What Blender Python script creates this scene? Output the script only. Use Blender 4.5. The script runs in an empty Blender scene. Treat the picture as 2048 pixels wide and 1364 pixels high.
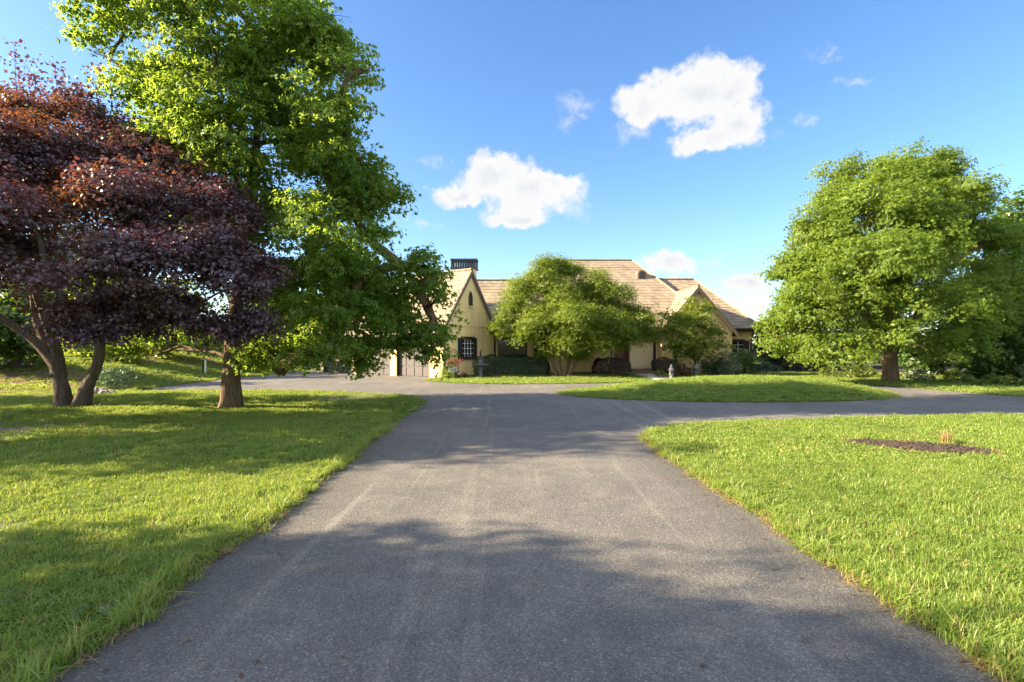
import bpy, math, random
import numpy as np
from mathutils import Vector, geometry as mgeo

SC = bpy.context.scene
COL = SC.collection
R = math.radians
H = 1.9           # eye height
HZ = 685.0        # horizon row of the photograph, used only to read distances off it
F = 1024.0
SUN_EL, SUN_AZ = 26.0, -94.0     # azimuth clockwise from +Y (so the sun stands to the left)

def W(px, py, Y):                 # a photo point at distance Y -> world
    return np.array([(px - 1024) / F * Y, Y, H - (py - HZ) / F * Y])

# ------------------------------------------------------------------ mesh helpers
class MB:
    def __init__(s): s.v = []; s.f = []
    def quad(s, a, b, c, d):
        n = len(s.v); s.v += [tuple(a), tuple(b), tuple(c), tuple(d)]; s.f.append((n, n+1, n+2, n+3))
    def poly(s, pts):
        n = len(s.v); s.v += [tuple(p) for p in pts]; s.f.append(tuple(range(n, n+len(pts))))
    def box(s, c, sx, sy, sz, ax=(1,0,0), ay=(0,1,0), az=(0,0,1)):
        c = np.array(c, float); ax = np.array(ax, float)*sx/2; ay = np.array(ay, float)*sy/2; az = np.array(az, float)*sz/2
        n = len(s.v)
        for i in (-1,1):
            for j in (-1,1):
                for k in (-1,1):
                    s.v.append(tuple(c + i*ax + j*ay + k*az))
        s.f += [(n,n+1,n+3,n+2),(n+4,n+6,n+7,n+5),(n,n+4,n+5,n+1),(n+2,n+3,n+7,n+6),(n,n+2,n+6,n+4),(n+1,n+5,n+7,n+3)]
    def prism(s, pts, d):         # planar outline extruded along d
        d = np.array(d, float); n = len(s.v); m = len(pts)
        s.v += [tuple(p) for p in pts] + [tuple(np.array(p)+d) for p in pts]
        s.f.append(tuple(range(n, n+m))); s.f.append(tuple(range(n+2*m-1, n+m-1, -1)))
        for i in range(m):
            j = (i+1) % m
            s.f.append((n+i, n+m+i, n+m+j, n+j))
    def tube(s, pts, rad, seg=8, cap=True, rough=0.0, rng=None, ridge=0):
        pts = np.array(pts, float); k = len(pts)
        if np.isscalar(rad): rad = [rad]*k
        t = np.gradient(pts, axis=0); t /= np.linalg.norm(t, axis=1)[:, None] + 1e-9
        up = np.array([0,0,1.0]) if abs(t[0][2]) < .9 else np.array([1.0,0,0])
        n0 = len(s.v); a = np.cross(t[0], up); a /= np.linalg.norm(a)
        for i in range(k):
            a = a - t[i]*np.dot(a, t[i]); a /= np.linalg.norm(a) + 1e-9
            b = np.cross(t[i], a)
            for j in range(seg):
                w = 2*math.pi*j/seg
                r = rad[i]
                rg = ridge[i] if hasattr(ridge, '__len__') else ridge
                if rg: r *= 1 + rg*math.sin(w*5 + .35*i) + .5*rg*math.sin(w*9 - .5*i)
                if rough and rng is not None: r *= 1 + rough*rng.uniform(-1,1)
                s.v.append(tuple(pts[i] + a*r*math.cos(w) + b*r*math.sin(w)))
        for i in range(k-1):
            for j in range(seg):
                q = (j+1) % seg
                s.f.append((n0+i*seg+j, n0+i*seg+q, n0+(i+1)*seg+q, n0+(i+1)*seg+j))
        if cap:
            s.f.append(tuple(n0+j for j in reversed(range(seg))))
            s.f.append(tuple(n0+(k-1)*seg+j for j in range(seg)))
    def lathe(s, c, prof, seg=20):
        n = len(s.v)
        for r, z in prof:
            for j in range(seg):
                w = 2*math.pi*j/seg
                s.v.append((c[0]+r*math.cos(w), c[1]+r*math.sin(w), c[2]+z))
        for i in range(len(prof)-1):
            for j in range(seg):
                q = (j+1) % seg
                s.f.append((n+i*seg+j, n+i*seg+q, n+(i+1)*seg+q, n+(i+1)*seg+j))
        s.f.append(tuple(n+j for j in reversed(range(seg))))
        s.f.append(tuple(n+(len(prof)-1)*seg+j for j in range(seg)))
    def build(s, name, mat, parent=None, smooth=False, bevel=0):
        me = bpy.data.meshes.new(name)
        off = np.array(parent_origin(parent))
        me.from_pydata([tuple(np.array(p)-off) for p in s.v], [], s.f)
        me.validate()
        if smooth: me.polygons.foreach_set('use_smooth', [True]*len(me.polygons))
        return link(name, me, mat, parent, bevel)

def parent_origin(p):
    o = np.zeros(3)
    while p is not None:
        o = o + np.array(p.location); p = p.parent
    return o

def link(name, me, mat, parent=None, bevel=0):
    o = bpy.data.objects.new(name, me); COL.objects.link(o)
    if mat: me.materials.append(mat)
    if parent: o.parent = parent
    if bevel:
        m = o.modifiers.new('bevel', 'BEVEL'); m.width = bevel; m.segments = 2; m.limit_method = 'ANGLE'
    return o

def np_mesh(name, verts, faces, mat, parent=None, smooth=False):
    verts = np.asarray(verts, np.float32) - np.asarray(parent_origin(parent), np.float32)
    faces = np.asarray(faces, np.int32); nf, k = faces.shape
    me = bpy.data.meshes.new(name)
    me.vertices.add(len(verts)); me.vertices.foreach_set('co', verts.ravel())
    me.loops.add(nf*k); me.loops.foreach_set('vertex_index', faces.ravel())
    me.polygons.add(nf); me.polygons.foreach_set('loop_start', np.arange(0, nf*k, k, dtype=np.int32))
    if smooth: me.polygons.foreach_set('use_smooth', np.ones(nf, bool))
    me.update(calc_edges=True)
    return link(name, me, mat, parent)

def thing(name, label, cat, loc=(0,0,0), group=None):
    o = bpy.data.objects.new(name, None); COL.objects.link(o)
    o.location = [float(v) for v in loc]; o.empty_display_size = .3
    o['label'] = label; o['category'] = cat
    if group: o['group'] = group
    return o

def tag(o, label, cat, group=None, kind=None):
    if label: o['label'] = label
    if cat: o['category'] = cat
    if group: o['group'] = group
    if kind: o['kind'] = kind
    return o

# ------------------------------------------------------------------ materials
def lin(r, g, b):
    f = lambda c: (c/255/12.92) if c/255 <= .04045 else ((c/255+.055)/1.055)**2.4
    return (f(r), f(g), f(b), 1)

class NT:
    def __init__(s, tree): s.t = tree
    def n(s, typ, **kw):
        nd = s.t.nodes.new(typ)
        ins = kw.pop('ins', {})
        for k, v in kw.items(): setattr(nd, k, v)
        for k, v in ins.items():
            if hasattr(v, 'is_linked') or isinstance(v, bpy.types.NodeSocket): s.t.links.new(v, nd.inputs[k])
            else: nd.inputs[k].default_value = v
        return nd
    def math(s, op, a, b=None, c=None):
        ins = {0: a}
        if b is not None: ins[1] = b
        if c is not None: ins[2] = c
        return s.n('ShaderNodeMath', operation=op, ins=ins).outputs[0]
    def mix(s, f, a, b, mode='MIX'):
        nd = s.n('ShaderNodeMix', data_type='RGBA', blend_type=mode)
        for k, v in ((0, f), (6, a), (7, b)):
            if isinstance(v, bpy.types.NodeSocket): s.t.links.new(v, nd.inputs[k])
            else: nd.inputs[k].default_value = v
        return nd.outputs[2]
    def ramp(s, f, stops):
        nd = s.n('ShaderNodeValToRGB', ins={0: f}); cr = nd.color_ramp
        while len(cr.elements) < len(stops): cr.elements.new(.5)
        for e, (p, c) in zip(cr.elements, stops):
            e.position = p; e.color = c if len(c) == 4 else (*c, 1)
        return nd.outputs[0]
    def noise(s, vec, scale, detail=3, rough=.5, dist=0):
        ins = {'Scale': scale, 'Detail': detail, 'Roughness': rough, 'Distortion': dist}
        if vec is not None: ins['Vector'] = vec
        return s.n('ShaderNodeTexNoise', ins=ins).outputs[0]

def new_mat(name):
    m = bpy.data.materials.new(name); m.use_nodes = True
    m.node_tree.nodes.clear()
    return m, NT(m.node_tree)

def out(n, sh): n.n('ShaderNodeOutputMaterial', ins={'Surface': sh})

def surf(name, color, rough=.7, var=.15, scale=4, bump=0, bscale=60, spec=.4, metal=0, streak=False):
    m, n = new_mat(name)
    tc = n.n('ShaderNodeTexCoord').outputs['Object']
    nz = n.noise(tc, scale, 5, .6)
    c = n.mix(nz, tuple(color[i]*(1-var) for i in range(3))+(1,), tuple(min(1, color[i]*(1+var)) for i in range(3))+(1,))
    if streak:
        mp = n.n('ShaderNodeMapping', ins={'Vector': tc, 'Scale': (1.2, 1.2, .12)})
        s2 = n.ramp(n.noise(mp.outputs[0], 3, 4, .6), [(.42, (1,1,1)), (.75, (.8,.78,.74))])
        c = n.mix(1.0, c, s2, 'MULTIPLY')
    b = n.n('ShaderNodeBsdfPrincipled', ins={'Base Color': c, 'Roughness': rough, 'Metallic': metal, 'Specular IOR Level': spec})
    if bump:
        bm = n.n('ShaderNodeBump', ins={'Strength': bump, 'Distance': .02, 'Height': n.noise(tc, bscale, 4, .6)})
        n.t.links.new(bm.outputs[0], b.inputs['Normal'])
    out(n, b.outputs[0])
    return m

def leaf_mat(name, c1, c2, tr, trans=.45, gloss=.06, rough=.45, patch=None):
    m, n = new_mat(name)
    rnd = n.n('ShaderNodeNewGeometry').outputs['Random Per Island']
    tc = n.n('ShaderNodeTexCoord').outputs['Object']
    c = n.mix(rnd, (*c1, 1), (*c2, 1))
    big = n.noise(tc, .9, 3, .6)
    t = n.mix(rnd, (*tr, 1), tuple(v*.72 for v in tr)+(1,))
    if patch:
        pm = n.ramp(big, [(.46, (0,0,0)), (.62, (1,1,1))])
        c = n.mix(pm, c, (*patch[0], 1)); t = n.mix(pm, t, (*patch[1], 1))
    else:
        c = n.mix(1.0, c, n.ramp(big, [(.3, (.75,.8,.8)), (.7, (1.15,1.1,.95))]), 'MULTIPLY')
    d = n.n('ShaderNodeBsdfDiffuse', ins={'Color': c})
    tl = n.n('ShaderNodeBsdfTranslucent', ins={'Color': t})
    mx = n.n('ShaderNodeMixShader', ins={0: trans, 1: d.outputs[0], 2: tl.outputs[0]})
    g = n.n('ShaderNodeBsdfGlossy', ins={'Color': (.9,.95,1,1), 'Roughness': rough})
    mx2 = n.n('ShaderNodeMixShader', ins={0: gloss, 1: mx.outputs[0], 2: g.outputs[0]})
    out(n, mx2.outputs[0])
    return m

def bark_mat(name, c1, c2, scale=6, strength=.9):
    m, n = new_mat(name)
    tc = n.n('ShaderNodeTexCoord').outputs['Object']
    mp = n.n('ShaderNodeMapping', ins={'Vector': tc, 'Scale': (1, 1, .16)}).outputs[0]
    nz = n.noise(mp, scale*2, 6, .65, .6)
    fine = n.noise(tc, 40, 4, .6)
    c = n.ramp(nz, [(.33, c1), (.66, c2)])
    c = n.mix(.35, c, n.ramp(fine, [(.3, tuple(v*.5 for v in c1)), (.7, tuple(min(1,v*1.25) for v in c2))]))
    b = n.n('ShaderNodeBsdfPrincipled', ins={'Base Color': c, 'Roughness': .9, 'Specular IOR Level': .2})
    hs = n.math('ADD', n.math('MULTIPLY', nz, 1.0), n.math('MULTIPLY', fine, .25))
    bm = n.n('ShaderNodeBump', ins={'Strength': strength, 'Distance': .06, 'Height': hs})
    n.t.links.new(bm.outputs[0], b.inputs['Normal'])
    out(n, b.outputs[0])
    return m

def grass_mat(name, lo, hi, tr, dry=(.33,.27,.12), dryness=.12):
    m, n = new_mat(name)
    g = n.n('ShaderNodeNewGeometry')
    pos = g.outputs['Position']
    rnd = g.outputs['Random Per Island']
    inst = n.n('ShaderNodeObjectInfo').outputs['Random']
    big = n.noise(pos, .55, 4, .6); mid = n.noise(pos, 3.0, 3, .6)
    f = n.math('ADD', n.math('MULTIPLY', big, .5), n.math('MULTIPLY', mid, .5))
    f = n.n('ShaderNodeMapRange', ins={'Value': f, 'From Min': .36, 'From Max': .64}).outputs[0]
    f = n.math('ADD', n.math('MULTIPLY', f, .6), n.math('MULTIPLY', rnd, .4))
    c = n.mix(f, (*lo, 1), (*hi, 1))
    isdry = n.math('GREATER_THAN', n.math('ADD', n.math('MULTIPLY', rnd, .8), n.math('MULTIPLY', inst, .2)), 1-dryness)
    c = n.mix(isdry, c, (*dry, 1))
    t = n.mix(isdry, n.mix(f, tuple(v*.7 for v in tr)+(1,), (*tr, 1)), (.5,.4,.15,1))
    d = n.n('ShaderNodeBsdfDiffuse', ins={'Color': c})
    tl = n.n('ShaderNodeBsdfTranslucent', ins={'Color': t})
    mx = n.n('ShaderNodeMixShader', ins={0: .42, 1: d.outputs[0], 2: tl.outputs[0]})
    gl = n.n('ShaderNodeBsdfGlossy', ins={'Color': (1,1,1,1), 'Roughness': .4})
    mx2 = n.n('ShaderNodeMixShader', ins={0: .02, 1: mx.outputs[0], 2: gl.outputs[0]})
    out(n, mx2.outputs[0])
    return m

def asphalt_mat():
    m, n = new_mat('asphalt')
    g = n.n('ShaderNodeNewGeometry').outputs['Position']
    big = n.noise(g, .35, 5, .6); mid = n.noise(g, 2.2, 5, .65)
    v = n.n('ShaderNodeTexVoronoi', ins={'Vector': g, 'Scale': 85.0, 'Randomness': 1.0})
    fine = n.noise(g, 220, 3, .7)
    c = n.ramp(n.math('ADD', n.math('MULTIPLY', big, .55), n.math('MULTIPLY', mid, .45)),
               [(.32, (.074,.074,.075)), (.5, (.114,.111,.108)), (.68, (.168,.161,.151))])
    # lighter worn streaks that run along the drive (tyre wear)
    mp = n.n('ShaderNodeMapping', ins={'Vector': g, 'Scale': (3.2, .10, 1)}).outputs[0]
    st = n.ramp(n.noise(mp, 1.0, 4, .62, .5), [(.56, (0,0,0)), (.74, (1,1,1))])
    c = n.mix(n.math('MULTIPLY', st, .28), c, (.34,.32,.285,1))
    # the margins of the drive see no tyres and stay darker
    sx = n.n('ShaderNodeSeparateXYZ', ins={0: g})
    ed = n.n('ShaderNodeMapRange', interpolation_type='SMOOTHSTEP', ins={'Value': n.math('ADD', n.math('ABSOLUTE', sx.outputs[0]), n.math('MULTIPLY', n.math('SUBTRACT', mid, .5), .9)), 'From Min': 1.75, 'From Max': 2.5}).outputs[0]
    ny = n.n('ShaderNodeMapRange', interpolation_type='SMOOTHSTEP', ins={'Value': sx.outputs[1], 'From Min': 11.5, 'From Max': 8.0}).outputs[0]
    c = n.mix(n.math('MULTIPLY', n.math('MULTIPLY', ed, ny), .55), c, (.06,.06,.06,1))
    # each stone of the aggregate its own grey
    stone = n.n('ShaderNodeSeparateColor', ins={0: v.outputs['Color']}).outputs[0]
    c = n.mix(1.0, c, n.ramp(stone, [(0, (.62,.62,.63)), (.55, (.95,.95,.95)), (.9, (1.22,1.21,1.2)), (1, (1.8,1.78,1.75))]), 'MULTIPLY')
    c = n.mix(1.0, c, n.ramp(fine, [(.3, (.7,.7,.7)), (.7, (1.25,1.25,1.25))]), 'MULTIPLY')
    b = n.n('ShaderNodeBsdfPrincipled', ins={'Base Color': c, 'Roughness': .78, 'Specular IOR Level': .45})
    h = n.math('ADD', n.math('MULTIPLY', v.outputs['Distance'], -1.0), n.math('MULTIPLY', fine, .4))
    bm = n.n('ShaderNodeBump', ins={'Strength': .75, 'Distance': .007, 'Height': h})
    n.t.links.new(bm.outputs[0], b.inputs['Normal'])
    out(n, b.outputs[0])
    return m

def lawn_mat():
    m, n = new_mat('lawn_soil')
    g = n.n('ShaderNodeNewGeometry').outputs['Position']
    a = n.noise(g, .6, 4, .6); b_ = n.noise(g, 25, 4, .7)
    c = n.ramp(n.math('ADD', n.math('MULTIPLY', a, .5), n.math('MULTIPLY', b_, .5)),
               [(.3, (.040,.062,.014)), (.5, (.075,.115,.022)), (.7, (.13,.17,.04))])
    b = n.n('ShaderNodeBsdfPrincipled', ins={'Base Color': c, 'Roughness': .95, 'Specular IOR Level': .1})
    bm = n.n('ShaderNodeBump', ins={'Strength': 1.0, 'Distance': .05, 'Height': b_})
    n.t.links.new(bm.outputs[0], b.inputs['Normal'])
    out(n, b.outputs[0])
    return m

def tile_mat(name='roof_tile'):
    m, n = new_mat(name)
    rnd = n.n('ShaderNodeNewGeometry').outputs['Random Per Island']
    tc = n.n('ShaderNodeTexCoord').outputs['Object']
    c = n.ramp(rnd, [(0, (.238,.195,.155)), (.35, (.275,.225,.175)), (.7, (.31,.26,.20)), (1, (.262,.225,.19))])
    c = n.mix(1.0, c, n.ramp(n.noise(tc, .8, 5, .6), [(.3, (.66,.66,.69)), (.7, (1.0,.97,.93))]), 'MULTIPLY')
    b = n.n('ShaderNodeBsdfPrincipled', ins={'Base Color': c, 'Roughness': .85, 'Specular IOR Level': .25})
    bm = n.n('ShaderNodeBump', ins={'Strength': .5, 'Distance': .02, 'Height': n.noise(tc, 18, 4, .6)})
    n.t.links.new(bm.outputs[0], b.inputs['Normal'])
    out(n, b.outputs[0])
    return m

def glass_mat():
    m, n = new_mat('window_glass')
    b = n.n('ShaderNodeBsdfPrincipled', ins={'Base Color': (.02,.024,.028,1), 'Roughness': .05, 'Specular IOR Level': .35})
    out(n, b.outputs[0]); return m

M = dict(
    asphalt=asphalt_mat(), soil=lawn_mat(), tile=tile_mat(), glass=glass_mat(),
    stucco=surf('cream_stucco', (.88,.67,.34), .92, .07, 1.2, .35, 90, .15, streak=True),
    stucco_pale=surf('pale_stucco', (.78,.66,.42), .92, .07, 1.2, .35, 90, .15),
    trim=surf('brown_trim', (.045,.030,.024), .55, .2, 6),
    rake=surf('grey_brown_board', (.13,.10,.085), .6, .2, 6),
    shutter=surf('shutter_paint', (.035,.034,.042), .5, .15, 8),
    white=surf('white_paint', (.72,.72,.7), .45, .06, 8),
    door_wood=surf('stained_wood', (.15,.04,.018), .4, .35, 5),
    gdoor=surf('garage_door_paint', (.085,.08,.088), .55, .1, 3, .2, 40),
    metal=surf('dark_metal', (.05,.055,.065), .45, .2, 8, metal=.3),
    iron=surf('wrought_iron', (.03,.026,.022), .6, .2, 20),
    stone=surf('weathered_stone', (.15,.16,.175), .9, .35, 9, .6, 40),
    blue_pot=surf('glazed_pot', (.3,.36,.5), .35, .3, 7),
    concrete=surf('concrete', (.5,.47,.42), .9, .12, 3, .3, 60),
    brick=surf('brick_step', (.2,.12,.09), .9, .25, 8, .5, 30),
    mulch=surf('bark_mulch', (.032,.025,.023), .95, .6, 25, 1.0, 55),
    redmulch=surf('red_mulch', (.13,.07,.045), .95, .5, 12, 1.0, 40),
    dirt=surf('ground_dirt', (.07,.10,.03), .95, .4, 2, .5, 30),
    wood=surf('post_wood', (.25,.2,.14), .8, .25, 12),
    rock=surf('field_rock', (.25,.22,.2), .9, .4, 5, .8, 20),
    bark_maple=bark_mat('bark_maple', (.05,.033,.022), (.21,.145,.09), 7),
    bark_plum=bark_mat('bark_plum', (.035,.028,.023), (.17,.135,.10), 5, 1.0),
    bark_right=bark_mat('bark_right', (.055,.038,.024), (.23,.16,.10), 6),
    bark_multi=bark_mat('bark_multi', (.12,.085,.05), (.36,.28,.18), 8, .6),
    bark_dark=bark_mat('bark_dark', (.03,.024,.018), (.10,.08,.06), 6),
    leaf_maple=leaf_mat('leaf_maple', (.085,.165,.03), (.15,.23,.04), (.46,.64,.07), .55, .015),
    leaf_plum=leaf_mat('leaf_plum', (.088,.060,.090), (.13,.074,.102), (.18,.045,.045), .32, .05, .5, patch=((.075,.045,.04), (.34,.13,.03))),
    leaf_right=leaf_mat('leaf_right', (.115,.20,.03), (.18,.26,.04), (.37,.50,.05), .48, .015),
    leaf_multi=leaf_mat('leaf_multi', (.13,.21,.026), (.20,.27,.035), (.36,.46,.04), .45, .03),
    leaf_small=leaf_mat('leaf_small', (.15,.22,.026), (.21,.27,.035), (.42,.50,.04), .48, .03),
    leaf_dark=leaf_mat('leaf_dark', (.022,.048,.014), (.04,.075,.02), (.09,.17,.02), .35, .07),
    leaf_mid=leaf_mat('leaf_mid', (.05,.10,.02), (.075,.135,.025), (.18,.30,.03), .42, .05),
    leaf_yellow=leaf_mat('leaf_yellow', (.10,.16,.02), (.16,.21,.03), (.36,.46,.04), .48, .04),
    leaf_hedge=leaf_mat('leaf_hedge', (.024,.066,.018), (.04,.095,.024), (.05,.13,.02), .25, .06),
    leaf_grey=leaf_mat('leaf_grey', (.05,.095,.045), (.085,.14,.07), (.12,.22,.06), .35, .07),
    leaf_burgundy=leaf_mat('leaf_burgundy', (.050,.022,.016), (.075,.035,.02), (.16,.05,.02), .35, .06),
    leaf_bronze=leaf_mat('leaf_bronze', (.10,.06,.02), (.15,.08,.03), (.3,.15,.03), .4, .05),
    leaf_red=leaf_mat('leaf_red', (.22,.06,.05), (.32,.10,.08), (.4,.1,.06), .35, .05),
    leaf_varieg=leaf_mat('leaf_varieg', (.05,.10,.03), (.35,.40,.28), (.2,.3,.08), .35, .06),
    grass=grass_mat('grass_blade', (.10,.185,.028), (.22,.30,.065), (.42,.53,.075)),
    straw=grass_mat('dry_straw', (.28,.2,.09), (.42,.33,.17), (.5,.38,.16), dryness=.3),
)

# ------------------------------------------------------------------ sky, sun, camera
def build_world():
    w = bpy.data.worlds.new('World'); SC.world = w; w.use_nodes = True
    w.node_tree.nodes.clear(); n = NT(w.node_tree)
    sky = n.n('ShaderNodeTexSky', sky_type='NISHITA', sun_disc=False, sun_elevation=R(SUN_EL), sun_rotation=R(SUN_AZ),
              air_density=1.0, dust_density=.8, ozone_density=3.5, altitude=100)
    col = n.n('ShaderNodeHueSaturation', ins={'Hue': .503, 'Saturation': SKY_SAT, 'Value': 1.0, 'Color': sky.outputs[0]}).outputs[0]
    gen = n.n('ShaderNodeTexCoord').outputs['Generated']
    sp = n.n('ShaderNodeSeparateXYZ', ins={0: gen})
    warp = n.n('ShaderNodeTexNoise', ins={'Vector': gen, 'Scale': 14.0, 'Detail': 6.0, 'Roughness': .62})
    ws = n.n('ShaderNodeSeparateColor', ins={0: warp.outputs['Color']})
    az = n.math('ARCTAN2', sp.outputs[0], sp.outputs[1]); el = n.math('ARCSINE', sp.outputs[2])
    az = n.math('MULTIPLY_ADD', n.math('SUBTRACT', ws.outputs[0], .5), .085, az)
    el = n.math('MULTIPLY_ADD', n.math('SUBTRACT', ws.outputs[1], .5), .085, el)
    # cloud puffs: direction and half-size as seen in the sky, weight
    cl = [(985,352,82,48,1),(915,388,62,24,.9),(1060,385,95,48,1),(1112,368,60,24,.9),(1035,428,70,24,.9),(1158,362,28,12,.7),(1146,412,40,34,.62),
          (1385,190,112,70,1),(1285,205,70,52,.95),(1455,178,62,54,1),(1478,240,62,46,.85),(1262,262,34,30,.7),(1420,285,86,28,.8),(1400,136,60,22,.75),
          (1142,205,44,26,.5),(1135,248,22,30,.42),(1335,526,62,28,.9),(1365,524,34,18,.7),(1497,570,44,24,.85),(1435,514,30,16,.42),
          (870,333,26,14,.45),(858,458,34,14,.5),(822,440,16,10,.55),(1715,145,62,11,.42),(1660,104,46,9,.34),(1560,262,30,9,.3),(1618,228,44,9,.32),
          (1478,612,40,18,.6),(2030,572,60,26,.55)]
    def field(lst):
        acc = None
        for px, py, rx, ry, wt in lst:
            x, z = (px-1024)/F, (HZ-py)/F
            a0 = math.atan2(x, 1); e0 = math.atan2(z, math.hypot(x, 1))
            ra = rx/F*math.cos(a0)**2; re = ry/F*math.cos(a0)*math.cos(e0)**2
            da = n.math('MULTIPLY', n.math('SUBTRACT', az, a0), 1/ra)
            de = n.math('MULTIPLY', n.math('SUBTRACT', el, e0), 1/re)
            d = n.math('SQRT', n.math('ADD', n.math('MULTIPLY', da, da), n.math('MULTIPLY', de, de)))
            q = n.math('MULTIPLY', n.math('SUBTRACT', 1.25, d), wt)
            acc = q if acc is None else n.math('SMOOTH_MAX', acc, q, .25)
        return acc
    ss = lambda v, a, b: n.n('ShaderNodeMapRange', interpolation_type='SMOOTHSTEP', ins={'Value': v, 'From Min': a, 'From Max': b}).outputs[0]
    fb = n.noise(gen, 24, 9, .62); lo = n.noise(gen, 10, 5, .6)
    thick = n.math('MULTIPLY_ADD', n.math('SUBTRACT', fb, .5), 1.15, field([c for c in cl if c[4] >= .8]))
    thin = n.math('MULTIPLY_ADD', n.math('SUBTRACT', n.noise(gen, 34, 9, .7, .6), .5), 1.5, field([c for c in cl if c[4] < .8]))
    al = n.math('MAXIMUM', ss(thick, .10, .55), n.math('MULTIPLY', ss(thin, .05, .8), .5))
    core = ss(n.math('MULTIPLY_ADD', n.math('SUBTRACT', lo, .5), 1.1, thick), .62, 1.45)
    # bright unseen clouds added behind and above the viewpoint to lift the fill light
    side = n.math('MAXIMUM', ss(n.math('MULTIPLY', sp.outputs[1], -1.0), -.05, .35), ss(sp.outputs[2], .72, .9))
    fill_clouds = n.math('MULTIPLY', ss(n.noise(gen, 4.2, 8, .58, .3), .42, .56), side)
    al = n.math('MAXIMUM', al, fill_clouds)
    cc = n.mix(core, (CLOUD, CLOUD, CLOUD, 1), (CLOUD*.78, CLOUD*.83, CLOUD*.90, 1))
    cc = n.mix(fill_clouds, cc, (CLOUD*2.5, CLOUD*2.46, CLOUD*2.38, 1))
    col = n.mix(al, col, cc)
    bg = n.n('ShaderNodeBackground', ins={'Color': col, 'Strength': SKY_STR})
    n.n('ShaderNodeOutputWorld', ins={'Surface': bg.outputs[0]})
    w.cycles.sampling_method = 'MANUAL'; w.cycles.sample_map_resolution = 512

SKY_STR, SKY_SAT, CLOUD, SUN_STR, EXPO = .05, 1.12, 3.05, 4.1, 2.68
build_world()
sl = bpy.data.lights.new('sun', 'SUN'); sl.energy = SUN_STR; sl.angle = R(.5); sl.color = (1, .79, .50)
so = bpy.data.objects.new('sun', sl); COL.objects.link(so)
sd = Vector((math.sin(R(SUN_AZ))*math.cos(R(SUN_EL)), math.cos(R(SUN_AZ))*math.cos(R(SUN_EL)), math.sin(R(SUN_EL))))
so.rotation_euler = sd.to_track_quat('Z', 'Y').to_euler(); so.location = (-30, 0, 30)

cd = bpy.data.cameras.new('camera'); co = bpy.data.objects.new('camera', cd); COL.objects.link(co)
co.location = (0, 0, H); co.rotation_euler = (R(90), 0, 0)
cd.sensor_width = 36; cd.lens = 18; cd.shift_y = 3/2048; cd.clip_start = .05; cd.clip_end = 3000
SC.camera = co
SC.view_settings.view_transform = 'Standard'; SC.view_settings.look = 'None'
SC.view_settings.exposure = EXPO; SC.view_settings.gamma = 1
SC.cycles.max_bounces = 8; SC.cycles.diffuse_bounces = 4; SC.cycles.transmission_bounces = 5
SC.cycles.use_denoising = True
SC.cycles.sample_clamp_indirect = 8

# ------------------------------------------------------------------ ground
def sstep(a, b, x):
    t = np.clip((x-a)/(b-a), 0, 1); return t*t*(3-2*t)
def hill(x, y):
    x = np.asarray(x, float); y = np.asarray(y, float)
    s = np.maximum(0, -15.6 - x)
    s = np.minimum(s*.20, 2.2) * sstep(17.5, 25, y)
    return s + .05*np.sin(x*.5+1)*np.sin(y*.45)*sstep(-3, -5, x)
MX, MY, MA, MBb = 7.9, 19.1, 6.05, 2.85
def mound(x, y):
    x = np.asarray(x, float); y = np.asarray(y, float)
    h = np.interp(x, [1.85,2.6,3.4,4.2,5.0,5.9,6.8,7.8,9.4,10.7,11.7,12.6,13.3,13.95], [0,.03,.09,.19,.33,.44,.51,.56,.59,.54,.44,.29,.13,0])
    hw = MBb*np.sqrt(np.clip(1-((x-MX)/MA)**2, 1e-4, 1)); q = np.clip(1-((y-MY)/hw)**2, 0, 1)
    return h*q**.85

LEFT = [(-2.58,-8),(-2.58,3.2),(-2.62,7.5),(-2.70,10),(-2.76,12.5),(-2.72,14.6),(-2.82,16.2),(-3.1,17.2),(-3.75,18.2),(-4.9,19.1),(-6.5,19.7),(-8.3,19.95),(-12.1,19.75),(-14.0,19.45),(-14.75,19.75),(-15.05,20.6),(-15.05,22.6),(-14.9,25.6),(-14.6,27.5),(-14,30),(-13.7,36),(-13.7,70),(-95,70),(-95,-8)]
RIGHT = [(2.86,-8),(60,-8),(60,15.6),(30,14.6),(17,13.75),(13.4,13.4),(10.7,13.1),(7.8,12.65),(5.4,12.2),(4.2,11.85),(3.4,11.4),(2.9,10.85),(2.64,10.1),(2.54,9.2),(2.58,8.1),(2.74,5),(2.84,3)]
HOUSE = [(-3.9,26.9),(-4.4,26.1),(-4.1,25.2),(-3.3,24.2),(-2.0,23.55),(0,23.35),(1.8,23.4),(4.5,24.0),(7.0,24.9),(9.5,25.6),(12,25.8),(14,25.4),(15.6,24.2),(16.6,22),(17.1,20),(17.7,18),(18.8,16.9),(21,16.4),(28,17),(60,19),(60,70),(-3.9,70)]
ISLE = [(MX+MA*math.cos(a)*(1.0 if math.cos(a) > 0 else 1.01), MY+MBb*math.sin(a)) for a in np.linspace(0, 2*math.pi, 72)[:-1]]

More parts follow.
